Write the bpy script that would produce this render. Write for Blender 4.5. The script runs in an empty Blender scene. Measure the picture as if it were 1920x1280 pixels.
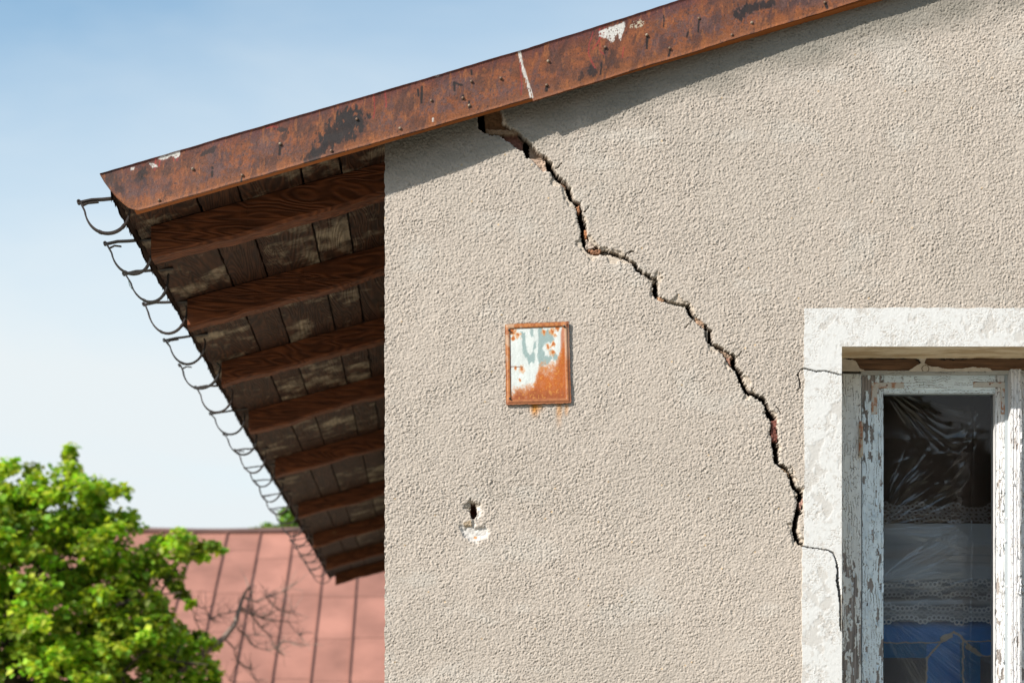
import bpy, math, random
import numpy as np
from mathutils import Vector
random.seed(7); np.random.seed(7)
R = math.radians
sc = bpy.context.scene
COL = sc.collection

# ------------------------------------------------------------------ camera, world, sun, exposure
EYE = 1.6; D = 6.0; CX = 800.0; HY = 1400.0; S = 0.002      # a point seen at photo pixel (px,py) at depth Y behind the wall face
def P(px, py, Y=0.0):
    k = S*(D+Y)/D
    return ((px-CX)*k, Y, EYE+(HY-py)*k)
cam = bpy.data.cameras.new('camera'); co = bpy.data.objects.new('camera', cam); COL.objects.link(co)
co.location = (0, -D, EYE); co.rotation_euler = (R(90), 0, 0)
cam.sensor_width = 36; cam.lens = 36*D/(1920*S)
cam.shift_x = (960-CX)/1920; cam.shift_y = (HY-640)/1920
cam.clip_end = 3000; cam.clip_start = 0.05
cam.dof.use_dof = True; cam.dof.focus_distance = D; cam.dof.aperture_fstop = 2.8
sc.camera = co

SUN = Vector((1.35, 1.0, -1.16))
el = math.asin(1.16/SUN.length); rot = math.atan2(-SUN.x, -SUN.y)
w = bpy.data.worlds.new('World'); sc.world = w; w.use_nodes = True
nt = w.node_tree; nt.nodes.clear()
def nd(nt, t, **kw):
    n = nt.nodes.new(t)
    for k, v in kw.items(): setattr(n, k, v)
    return n
out = nd(nt, 'ShaderNodeOutputWorld'); bg = nd(nt, 'ShaderNodeBackground')
sky = nd(nt, 'ShaderNodeTexSky'); sky.sky_type = 'NISHITA'; sky.sun_disc = False
sky.sun_elevation = el; sky.sun_rotation = rot; sky.air_density = 1.0; sky.dust_density = 0.4; sky.ozone_density = 1.0
bg.inputs['Strength'].default_value = 0.128
tc = nd(nt, 'ShaderNodeTexCoord'); sp = nd(nt, 'ShaderNodeSeparateXYZ'); nt.links.new(tc.outputs['Generated'], sp.inputs[0])
mr = nd(nt, 'ShaderNodeMapRange'); mr.inputs['From Min'].default_value = 0.44; mr.inputs['From Max'].default_value = 0.20; mr.inputs['To Min'].default_value = 0.16
nt.links.new(sp.outputs['Z'], mr.inputs['Value'])
mp = nd(nt, 'ShaderNodeMapping'); mp.inputs['Scale'].default_value = (2.0, 2.0, 5.5); mp.inputs['Location'].default_value = (0.3, 0.1, 0.55)
nt.links.new(tc.outputs['Generated'], mp.inputs[0])
nz = nd(nt, 'ShaderNodeTexNoise'); nz.inputs['Scale'].default_value = 1.6; nz.inputs['Detail'].default_value = 5; nz.inputs['Roughness'].default_value = 0.5
nz.inputs['Distortion'].default_value = 0.4
nt.links.new(mp.outputs[0], nz.inputs['Vector'])
ma = nd(nt, 'ShaderNodeMath', operation='MULTIPLY_ADD'); ma.inputs[1].default_value = 1.0; ma.inputs[2].default_value = -0.50
nt.links.new(nz.outputs[0], ma.inputs[0])
ad = nd(nt, 'ShaderNodeMath', operation='ADD'); ad.use_clamp = True
nt.links.new(mr.outputs[0], ad.inputs[0]); nt.links.new(ma.outputs[0], ad.inputs[1])
mx = nd(nt, 'ShaderNodeMix', data_type='RGBA'); mx.inputs[7].default_value = (4.4, 4.75, 4.9, 1)
tint = nd(nt, 'ShaderNodeVectorMath', operation='MULTIPLY'); tint.inputs[1].default_value = (1.12, 1.24, 1.12); nt.links.new(sky.outputs[0], tint.inputs[0])
nt.links.new(ad.outputs[0], mx.inputs[0]); nt.links.new(tint.outputs[0], mx.inputs[6])
nt.links.new(mx.outputs[2], bg.inputs['Color']); nt.links.new(bg.outputs[0], out.inputs[0])

sl = bpy.data.lights.new('sun', 'SUN'); sl.energy = 5.0; sl.angle = R(0.55); sl.color = (1.0, 0.945, 0.86)
so = bpy.data.objects.new('sun', sl); COL.objects.link(so); so.rotation_euler = SUN.to_track_quat('-Z', 'Y').to_euler()
sc.view_settings.view_transform = 'Standard'; sc.view_settings.look = 'None'
sc.view_settings.exposure = 0.55; sc.view_settings.gamma = 1.0; sc.view_settings.use_curve_mapping = False

# ------------------------------------------------------------------ numeric helpers
def lin(c, g=1.0):
    g = g*0.60
    c = np.asarray(c, float)/255.0
    return np.where(c <= 0.04045, c/12.92, ((c+0.055)/1.055)**2.4)*g
def hsh(ix, iy, seed):
    n = (ix.astype(np.int64)*374761393 + iy.astype(np.int64)*668265263 + seed*1442695041) & 0xffffffff
    n = ((n ^ (n >> 13))*1274126177) & 0xffffffff
    n = (n ^ (n >> 16)); n = (n*2246822519) & 0xffffffff; n = n ^ (n >> 15)
    return (n & 0xffffff)/float(0x1000000)
def vn(x, y, seed=0):
    ix = np.floor(x); iy = np.floor(y); fx = x-ix; fy = y-iy
    fx = fx*fx*(3-2*fx); fy = fy*fy*(3-2*fy)
    a = hsh(ix, iy, seed); b = hsh(ix+1, iy, seed); c = hsh(ix, iy+1, seed); d = hsh(ix+1, iy+1, seed)
    return (a+(b-a)*fx)*(1-fy)+(c+(d-c)*fx)*fy
def fbm(x, y, seed=0, octv=4, rough=0.5):
    s = 0; a = 1; t = 0
    for i in range(octv):
        s = s+a*vn(x*2**i+i*17.3, y*2**i-i*9.1, seed+i*31); t += a; a *= rough
    return s/t
def worley(x, y, seed=0):
    ix = np.floor(x); iy = np.floor(y)
    f1 = np.full(x.shape, 9.0); f2 = np.full(x.shape, 9.0); idv = np.zeros(x.shape)
    for dx in (-1, 0, 1):
        for dy in (-1, 0, 1):
            cx = ix+dx; cy = iy+dy
            px = cx+hsh(cx, cy, seed); py = cy+hsh(cx, cy, seed+5)
            d = np.hypot(px-x, py-y); n = d < f1
            f2 = np.where(n, f1, np.minimum(f2, d)); f1 = np.where(n, d, f1); idv = np.where(n, hsh(cx, cy, seed+9), idv)
    return f1, f2, idv
def sst(a, b, x):
    t = np.clip((x-a)/(b-a), 0, 1); return t*t*(3-2*t)
def sdf(X, Y, poly, pad=30):
    """signed distance to a polygon (negative inside), only evaluated near it; same units as X, Y"""
    poly = np.asarray(poly, float); o = np.full(X.shape, 1e3)
    m = (X > poly[:, 0].min()-pad) & (X < poly[:, 0].max()+pad) & (Y > poly[:, 1].min()-pad) & (Y < poly[:, 1].max()+pad)
    if not m.any(): return o
    x = X[m]; y = Y[m]; d = np.full(x.shape, 1e9); ins = np.zeros(x.shape, bool); n = len(poly)
    for i in range(n):
        ax, ay = poly[i]; bx, by = poly[(i+1) % n]
        ex, ey = bx-ax, by-ay; L = ex*ex+ey*ey+1e-12
        t = np.clip(((x-ax)*ex+(y-ay)*ey)/L, 0, 1)
        d = np.minimum(d, (x-ax-t*ex)**2+(y-ay-t*ey)**2)
        c = ((ay > y) != (by > y))
        xi = ax+(y-ay)/((by-ay) if by != ay else 1e-9)*ex
        ins ^= c & (x < xi)
    d = np.sqrt(d); o[m] = np.where(ins, -d, d)
    return o
def ldist(X, Y, line, pad=25):
    line = np.asarray(line, float); o = np.full(X.shape, 1e3)
    m = (X > line[:, 0].min()-pad) & (X < line[:, 0].max()+pad) & (Y > line[:, 1].min()-pad) & (Y < line[:, 1].max()+pad)
    if not m.any(): return o
    x = X[m]; y = Y[m]; d = np.full(x.shape, 1e9)
    for i in range(len(line)-1):
        ax, ay = line[i]; bx, by = line[i+1]; ex, ey = bx-ax, by-ay; L = ex*ex+ey*ey+1e-12
        t = np.clip(((x-ax)*ex+(y-ay)*ey)/L, 0, 1)
        d = np.minimum(d, (x-ax-t*ex)**2+(y-ay-t*ey)**2)
    o[m] = np.sqrt(d); return o
def mixc(c, col, m):
    m = np.clip(m, 0, 1)[..., None]; return c*(1-m)+np.asarray(col)*m
def ell(px, py, cx, cy, rx, ry, a=0.0):
    ca, sa = math.cos(a), math.sin(a); x = px-cx; y = py-cy
    return np.hypot((x*ca+y*sa)/rx, (-x*sa+y*ca)/ry)
def axis(*segs):
    """coordinate array from (start, stop, step) runs"""
    r = []
    for a, b, s in segs: r.append(np.linspace(a, b, max(2, int(round((b-a)/s))+1))[(1 if r else 0):])
    return np.concatenate(r)

# ------------------------------------------------------------------ mesh collector
class Acc:
    def __init__(s): s.v = []; s.f = []; s.c = []; s.n = 0
    def raw(s, v, f, c):
        v = np.asarray(v, float).reshape(-1, 3); f = np.asarray(f, np.int64).reshape(-1, 4); c = np.asarray(c, float)
        if c.ndim == 1: c = np.tile(c[:3], (len(v), 1))
        s.v.append(v); s.f.append(f+s.n); s.c.append(c.reshape(-1, 3)); s.n += len(v)
    def grid(s, X, Y, Z, c, mask=None, flip=False):
        nv, nu = X.shape; i = np.arange(nv*nu).reshape(nv, nu)
        q = np.stack([i[:-1, :-1], i[:-1, 1:], i[1:, 1:], i[1:, :-1]], -1)
        if flip: q = q[..., ::-1]
        q = q[mask] if mask is not None else q.reshape(-1, 4)
        v = np.stack([X, Y, Z], -1).reshape(-1, 3); c = np.asarray(c, float)
        c = np.tile(c, (len(v), 1)) if c.ndim == 1 else c.reshape(-1, 3)
        if mask is not None:
            used = np.zeros(len(v), bool); used[q.ravel()] = True; re = np.cumsum(used)-1
            v = v[used]; c = c[used]; q = re[q]
        s.raw(v, q, c)
    def box(s, x0, x1, y0, y1, z0, z1, c, skip=''):
        v = [(x, y, z) for z in (z0, z1) for y in (y0, y1) for x in (x0, x1)]
        F = {'b': (0, 2, 3, 1), 't': (4, 5, 7, 6), 'f': (0, 1, 5, 4), 'k': (2, 6, 7, 3), 'l': (0, 4, 6, 2), 'r': (1, 3, 7, 5)}
        s.raw(v, [F[k] for k in F if k not in skip], c)
    def tube(s, pts, rad, c, n=6):
        pts = [Vector(p) for p in pts]; rad = rad if hasattr(rad, '__len__') else [rad]*len(pts)
        V = []
        for i, p in enumerate(pts):
            t = (pts[min(i+1, len(pts)-1)]-pts[max(i-1, 0)]).normalized()
            a = t.cross(Vector((0, 0, 1)) if abs(t.z) < 0.9 else Vector((0, 1, 0))).normalized(); b = t.cross(a)
            for k in range(n):
                an = 2*math.pi*k/n; V.append(p+(a*math.cos(an)+b*math.sin(an))*rad[i])
        F = []
        for i in range(len(pts)-1):
            for k in range(n):
                k2 = (k+1) % n; F.append((i*n+k, i*n+k2, (i+1)*n+k2, (i+1)*n+k))
        m = len(V); V += [pts[0], pts[-1]]; e = (len(pts)-1)*n
        for k in range(0, n, 2): F.append((m, k, (k+1) % n, (k+2) % n)); F.append((m+1, e+(k+2) % n, e+(k+1) % n, e+k))
        s.raw([tuple(v) for v in V], F, c)
    def ribbon(s, pts, wid, th, c):
        """flat bar in the x-z plane, wid along y, th its thickness"""
        V = []; n = len(pts)
        for i, (x, z) in enumerate(pts):
            a = pts[max(i-1, 0)]; b = pts[min(i+1, n-1)]; tx, tz = b[0]-a[0], b[1]-a[1]; L = math.hypot(tx, tz) or 1
            nx, nz_ = -tz/L*th/2, tx/L*th/2
            V += [(x+nx, -wid/2, z+nz_), (x+nx, wid/2, z+nz_), (x-nx, wid/2, z-nz_), (x-nx, -wid/2, z-nz_)]
        F = [(0, 1, 2, 3), ((n-1)*4+3, (n-1)*4+2, (n-1)*4+1, (n-1)*4)]
        for i in range(n-1):
            for k in range(4): F.append((i*4+k, (i+1)*4+k, (i+1)*4+(k+1) % 4, i*4+(k+1) % 4))
        s.raw(V, F, c)
    def build(s, name, mat, parent=None, smooth=False, label=None, org=None):
        v = np.concatenate(s.v); f = np.concatenate(s.f); c = np.concatenate(s.c)
        o = Vector((0, 0, 0))
        if org is not None: o = Vector(org)
        elif parent is not None: o = ORG[parent.name]
        v = v-np.array(o)
        me = bpy.data.meshes.new(name)
        me.vertices.add(len(v)); me.vertices.foreach_set('co', v.astype(np.float32).ravel())
        me.loops.add(len(f)*4); me.loops.foreach_set('vertex_index', f.astype(np.int32).ravel())
        me.polygons.add(len(f)); me.polygons.foreach_set('loop_start', np.arange(0, len(f)*4, 4, dtype=np.int32))
        me.polygons.foreach_set('loop_total', np.full(len(f), 4, np.int32))
        me.polygons.foreach_set('use_smooth', np.full(len(f), smooth))
        at = me.attributes.new('Col', 'FLOAT_COLOR', 'POINT')
        at.data.foreach_set('color', np.concatenate([np.clip(c, 0, 1), np.ones((len(c), 1))], 1).astype(np.float32).ravel())
        me.update(calc_edges=True); me.validate()
        me.materials.append(mat)
        ob = bpy.data.objects.new(name, me); COL.objects.link(ob)
        if parent is not None:
            ob.parent = parent
            ob.location = o-ORG[parent.name]
        else: ob.location = o
        ORG[ob.name] = o
        if label: ob['label'] = label
        return ob
ORG = {}
def thing(name, loc, label, cat, group=None, kind=None):
    o = bpy.data.objects.new(name, None); COL.objects.link(o); o.location = loc; ORG[o.name] = Vector(loc)
    o.empty_display_size = 0.2
    return tag(o, label, cat, group, kind)
def tag(o, label=None, cat=None, group=None, kind=None):
    if label: o['label'] = label
    if cat: o['category'] = cat
    if group: o['group'] = group
    if kind: o['kind'] = kind
    return o

# ------------------------------------------------------------------ materials
def newmat(name):
    m = bpy.data.materials.new(name); m.use_nodes = True; t = m.node_tree; t.nodes.clear()
    o = nd(t, 'ShaderNodeOutputMaterial'); return m, t, o
def attr_mat(name, rough=0.8, bump=0.0, bscale=300, spec=0.3, mottled=0.0, mscale=60):
    m, t, o = newmat(name); b = nd(t, 'ShaderNodeBsdfPrincipled'); a = nd(t, 'ShaderNodeAttribute'); a.attribute_name = 'Col'
    b.inputs['Roughness'].default_value = rough; b.inputs['Specular IOR Level'].default_value = spec
    t.links.new(b.outputs[0], o.inputs[0]); c = a.outputs['Color']
    tx = nd(t, 'ShaderNodeTexCoord')
    if mottled:
        n = nd(t, 'ShaderNodeTexNoise'); n.inputs['Scale'].default_value = mscale; n.inputs['Detail'].default_value = 6
        t.links.new(tx.outputs['Object'], n.inputs['Vector'])
        r = nd(t, 'ShaderNodeMapRange'); r.inputs['From Min'].default_value = 0.3; r.inputs['From Max'].default_value = 0.7
        r.inputs['To Min'].default_value = 1-mottled; r.inputs['To Max'].default_value = 1+mottled
        t.links.new(n.outputs[0], r.inputs['Value'])
        v = nd(t, 'ShaderNodeVectorMath', operation='SCALE'); t.links.new(c, v.inputs[0]); t.links.new(r.outputs[0], v.inputs['Scale']); c = v.outputs[0]
    t.links.new(c, b.inputs['Base Color'])
    if bump:
        n = nd(t, 'ShaderNodeTexNoise'); n.inputs['Scale'].default_value = bscale; n.inputs['Detail'].default_value = 4
        t.links.new(tx.outputs['Object'], n.inputs['Vector'])
        u = nd(t, 'ShaderNodeBump'); u.inputs['Strength'].default_value = bump; u.inputs['Distance'].default_value = 0.002
        t.links.new(n.outputs[0], u.inputs['Height']); t.links.new(u.outputs[0], b.inputs['Normal'])
    return m
M_STUCCO = attr_mat('stucco', 0.95, 0.35, 420, 0.1)
M_RENDER = attr_mat('painted_render', 0.8, 0.3, 350, 0.2)
M_RUST = attr_mat('rusty_sheet_metal', 0.62, 0.5, 380, 0.35, 0.22, 170)
M_PAINT = attr_mat('peeling_paint', 0.65, 0.25, 500, 0.25)
M_ENAMEL = attr_mat('rusted_enamel', 0.45, 0.25, 500, 0.4, 0.08, 300)
M_PLAIN = attr_mat('plain_dull', 0.85, 0.2, 80, 0.2, 0.15, 8)
M_BARK = attr_mat('bark', 0.9, 0.6, 60, 0.1, 0.3, 20)
M_IRON = attr_mat('weathered_iron', 0.6, 0.4, 300, 0.4, 0.4, 120)
M_REDROOF = attr_mat('red_painted_sheet', 0.6, 0.0, 100, 0.25, 0.20, 1.6)
M_CLOTH = attr_mat('curtain_cloth', 0.9, 0, 100, 0.05)

def wood_mat(name, along, dark, mid, pale, palemin, spec=0.25):
    """weathered timber; along = grain direction as a squash vector; attribute red = per piece random"""
    m, t, o = newmat(name); b = nd(t, 'ShaderNodeBsdfPrincipled'); b.inputs['Roughness'].default_value = 0.7
    b.inputs['Specular IOR Level'].default_value = spec
    a = nd(t, 'ShaderNodeAttribute'); a.attribute_name = 'Col'; tx = nd(t, 'ShaderNodeTexCoord')
    off = nd(t, 'ShaderNodeVectorMath', operation='MULTIPLY_ADD'); off.inputs[1].default_value = (7, 11, 5)
    t.links.new(a.outputs['Color'], off.inputs[0]); t.links.new(tx.outputs['Object'], off.inputs[2])
    mpn = nd(t, 'ShaderNodeMapping'); mpn.inputs['Scale'].default_value = along; t.links.new(off.outputs[0], mpn.inputs[0])
    w1 = nd(t, 'ShaderNodeTexNoise'); w1.inputs['Scale'].default_value = 4; w1.inputs['Detail'].default_value = 3; w1.inputs['Distortion'].default_value = 0.9
    t.links.new(mpn.outputs[0], w1.inputs['Vector'])
    sn = nd(t, 'ShaderNodeMath', operation='MULTIPLY'); sn.inputs[1].default_value = 210; t.links.new(w1.outputs[0], sn.inputs[0])
    s2 = nd(t, 'ShaderNodeMath', operation='SINE'); t.links.new(sn.outputs[0], s2.inputs[0])
    g = nd(t, 'ShaderNodeMapRange'); g.inputs['From Min'].default_value = -1; g.inputs['From Max'].default_value = 1; t.links.new(s2.outputs[0], g.inputs['Value'])
    c1 = nd(t, 'ShaderNodeMix', data_type='RGBA'); c1.inputs[6].default_value = (*dark, 1); c1.inputs[7].default_value = (*mid, 1)
    t.links.new(g.outputs[0], c1.inputs[0])
    n2 = nd(t, 'ShaderNodeTexNoise'); n2.inputs['Scale'].default_value = 5.5; n2.inputs['Detail'].default_value = 9; n2.inputs['Roughness'].default_value = 0.68
    t.links.new(off.outputs[0], n2.inputs['Vector'])
    pr = nd(t, 'ShaderNodeMath', operation='MULTIPLY_ADD'); pr.inputs[1].default_value = 0.26; t.links.new(a.outputs['Color'], pr.inputs[0]); t.links.new(n2.outputs[0], pr.inputs[2])
    r2 = nd(t, 'ShaderNodeMapRange'); r2.inputs['From Min'].default_value = palemin; r2.inputs['From Max'].default_value = palemin+0.16; r2.inputs['To Max'].default_value = 0.85
    t.links.new(pr.outputs[0], r2.inputs['Value'])
    c2 = nd(t, 'ShaderNodeMix', data_type='RGBA'); c2.inputs[7].default_value = (*pale, 1); t.links.new(r2.outputs[0], c2.inputs[0]); t.links.new(c1.outputs[2], c2.inputs[6])
    n3 = nd(t, 'ShaderNodeTexNoise'); n3.inputs['Scale'].default_value = 60; n3.inputs['Detail'].default_value = 4; t.links.new(mpn.outputs[0], n3.inputs['Vector'])
    r3 = nd(t, 'ShaderNodeMapRange'); r3.inputs['From Min'].default_value = 0.3; r3.inputs['From Max'].default_value = 0.7; r3.inputs['To Min'].default_value = 0.55; r3.inputs['To Max'].default_value = 1.3
    t.links.new(n3.outputs[0], r3.inputs['Value'])
    v = nd(t, 'ShaderNodeVectorMath', operation='SCALE'); t.links.new(c2.outputs[2], v.inputs[0]); t.links.new(r3.outputs[0], v.inputs['Scale'])
    t.links.new(v.outputs[0], b.inputs['Base Color'])
    u = nd(t, 'ShaderNodeBump'); u.inputs['Strength'].default_value = 0.6; u.inputs['Distance'].default_value = 0.003
    t.links.new(g.outputs[0], u.inputs['Height']); t.links.new(u.outputs[0], b.inputs['Normal']); t.links.new(b.outputs[0], o.inputs[0])
    return m
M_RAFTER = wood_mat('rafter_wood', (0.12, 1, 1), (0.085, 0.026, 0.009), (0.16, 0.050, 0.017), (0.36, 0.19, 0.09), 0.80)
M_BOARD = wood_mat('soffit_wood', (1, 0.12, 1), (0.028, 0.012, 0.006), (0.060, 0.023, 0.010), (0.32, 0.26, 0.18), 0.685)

# ------------------------------------------------------------------ ground
def ground():
    a = Acc(); xs = axis((-400, -30, 37), (-30, 30, 1.5), (30, 400, 37)); ys = axis((-400, -20, 38), (-20, 40, 1.5), (40, 900, 86))
    X, Y = np.meshgrid(xs, ys); Z = (fbm(X*0.3, Y*0.3, 3)-0.5)*0.05-0.03
    n = fbm(X*0.25, Y*0.25, 8)
    c = mixc(np.tile(np.array([0.38, 0.35, 0.30]), X.shape+(1,)), (0.13, 0.13, 0.08), sst(0.5, 0.66, n))
    a.grid(X, Y, Z, c)
    o = a.build('ground', attr_mat('dusty_ground', 0.95, 0.5, 12, 0.1, 0.25, 3), smooth=True); tag(o, kind='structure')
ground()

# ------------------------------------------------------------------ the house
HOUSE = thing('cracked_house', (2, 0, 0), 'beige stucco house with a long crack down its gable wall and a rusty roof edge', 'house')
XL = -0.156; SLOPE = 0.275; H0 = 2.316; RIDGE = 4.0; DEEP = 13.3
def deckz(x): return EYE+H0+SLOPE*((RIDGE-np.abs(np.asarray(x, float)-RIDGE))-XL)
# window opening and surround
WX0, WX1 = 1.556, 2.988; WZ1 = EYE+1.50; WZ0 = EYE-0.32
SX0, SX1 = 1.414, 3.13; SZ1 = EYE+1.644; SZ0 = WZ0-0.02

# crack outlines in photo pixels
def z5(L): return [(860+u/3.2, 200+v/3.2) for u, v in L]
def z6(L): return [(1200+u/2.133, 520+v/2.133) for u, v in L]
r5 = z5([(160, 20), (250, 10), (256, 60), (262, 100), (300, 128), (350, 155), (385, 190), (430, 225), (462, 262), (512, 300), (530, 318), (555, 340), (575, 380), (600, 425), (650, 468), (672, 490), (688, 560), (730, 590), (745, 640), (765, 730), (772, 790), (800, 822), (850, 860), (900, 868), (950, 884), (1000, 900), (1060, 940), (1080, 975), (1112, 1000), (1150, 1010), (1190, 1040), (1197, 1140), (1240, 1160), (1300, 1175), (1380, 1188)])
l5 = z5([(115, 20), (118, 130), (160, 160), (250, 172), (300, 210), (350, 242), (385, 265), (410, 300), (440, 312), (480, 352), (500, 384), (545, 382), (600, 455), (640, 480), (648, 520), (670, 560), (700, 592), (712, 640), (722, 700), (735, 740), (740, 800), (760, 860), (800, 887), (850, 884), (900, 886), (950, 903), (1010, 920), (1050, 950), (1062, 985), (1105, 1006), (1165, 1055), (1165, 1130), (1195, 1157), (1260, 1180), (1350, 1198)])
r6 = z6([(190, 105), (206, 130), (220, 160), (250, 182), (285, 215), (290, 265), (330, 285), (360, 305), (379, 312), (386, 355), (410, 385), (415, 420), (440, 458), (500, 485), (520, 530), (546, 565), (549, 640), (557, 740), (582, 756), (602, 775), (622, 835), (654, 865), (652, 900), (642, 945), (630, 962), (627, 1010), (646, 1068)])
l6 = z6([(180, 112), (200, 155), (225, 180), (262, 208), (265, 250), (288, 272), (330, 305), (350, 340), (383, 375), (393, 410), (428, 470), (452, 472), (488, 494), (508, 550), (526, 575), (526, 650), (539, 742), (560, 756), (590, 785), (610, 842), (633, 865), (630, 900), (622, 935), (614, 970), (611, 1020), (628, 1064)])
CRACK = r5+r6+l6[::-1]+l5[::-1]
# (outline, depth in metres, colour) of masonry showing inside the crack
INNER = [
    (z5([(156, 0), (262, 0), (268, 100), (352, 158), (165, 162)]), 0.030, (0.33, 0.145, 0.07)),
    (z5([(160, 128), (330, 136), (360, 152), (352, 164), (165, 164)]), 0.012, (0.30, 0.21, 0.14)),
    (z5([(245, 168), (350, 162), (388, 200), (388, 262), (330, 232)]), 0.035, (0.24, 0.115, 0.09)),
    (z5([(428, 222), (470, 262), (515, 302), (460, 312), (430, 306)]), 0.03, (0.36, 0.27, 0.21)),
    (z5([(420, 306), (520, 318), (532, 386), (498, 388), (470, 350)]), 0.010, (0.56, 0.42, 0.33)),
    (z5([(700, 596), (730, 592), (728, 640), (712, 628)]), 0.012, (0.62, 0.24, 0.12)),
    (z5([(600, 440), (650, 466), (645, 482), (610, 468)]), 0.03, (0.25, 0.15, 0.10)),
    (z5([(752, 736), (768, 736), (772, 786), (756, 790)]), 0.012, (0.66, 0.24, 0.11)),
    (z5([(762, 792), (800, 818), (822, 845), (765, 852)]), 0.012, (0.62, 0.52, 0.45)),
    (z5([(770, 855), (856, 850), (850, 884), (800, 880)]), 0.012, (0.38, 0.20, 0.12)),
    (z5([(856, 862), (1000, 905), (1060, 945), (1050, 952), (960, 905), (880, 886)]), 0.02, (0.33, 0.28, 0.23)),
    (z5([(1115, 1000), (1185, 1040), (1168, 1060), (1108, 1010)]), 0.02, (0.38, 0.33, 0.27)),
    (z5([(1195, 1135), (1240, 1160), (1225, 1175), (1195, 1160)]), 0.006, (0.52, 0.32, 0.2)),
    (z5([(1245, 1160), (1380, 1188), (1350, 1200), (1255, 1180)]), 0.02, (0.35, 0.31, 0.25)),
    (z6([(222, 160), (256, 182), (262, 210), (226, 184)]), 0.007, (0.5, 0.34, 0.24)),
    (z6([(262, 208), (275, 205), (275, 255), (266, 252)]), 0.015, (0.4, 0.35, 0.3)),
    (z6([(300, 280), (360, 305), (376, 318), (352, 330), (330, 303)]), 0.012, (0.42, 0.3, 0.22)),
    (z6([(344, 320), (362, 322), (366, 352), (350, 342)]), 0.012, (0.55, 0.24, 0.16)),
    (z6([(524, 572), (548, 566), (550, 655), (526, 655)]), 0.010, (0.27, 0.085, 0.06)),
    (z6([(560, 752), (600, 775), (604, 800), (590, 785)]), 0.02, (0.34, 0.25, 0.17)),
    (z6([(636, 905), (654, 880), (652, 905), (642, 930)]), 0.008, (0.5, 0.3, 0.25)),
]
HAIR1 = [(1507, 691), (1519, 694), (1530, 697), (1545, 695), (1557, 698), (1568, 701), (1580, 704)]
HAIR0 = [(1507, 691), (1500, 694), (1495, 702), (1500, 716), (1501, 728), (1496, 733)]
HAIR2 = [(1498, 1016), (1505, 1023), (1519, 1027), (1537, 1029), (1553, 1032), (1561, 1036), (1567, 1048), (1570, 1066), (1570, 1088), (1573, 1106), (1576, 1130), (1577, 1180)]
SCUFF = [(863, 984), (872, 989), (884, 986), (888, 975), (892, 990), (912, 985), (918, 996), (914, 1006), (903, 1011), (893, 1017), (882, 1015), (870, 1005), (866, 995)]
CHIP = [(893, 951), (901, 948), (905, 955), (902, 968), (894, 974)]
HOLE = [(883, 944), (889, 941), (893, 952), (893, 968), (890, 974), (885, 973), (882, 962)]
TOPDENT = [(866, 952), (882, 940), (884, 936), (890, 942), (901, 946), (900, 952), (880, 958)]

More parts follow.
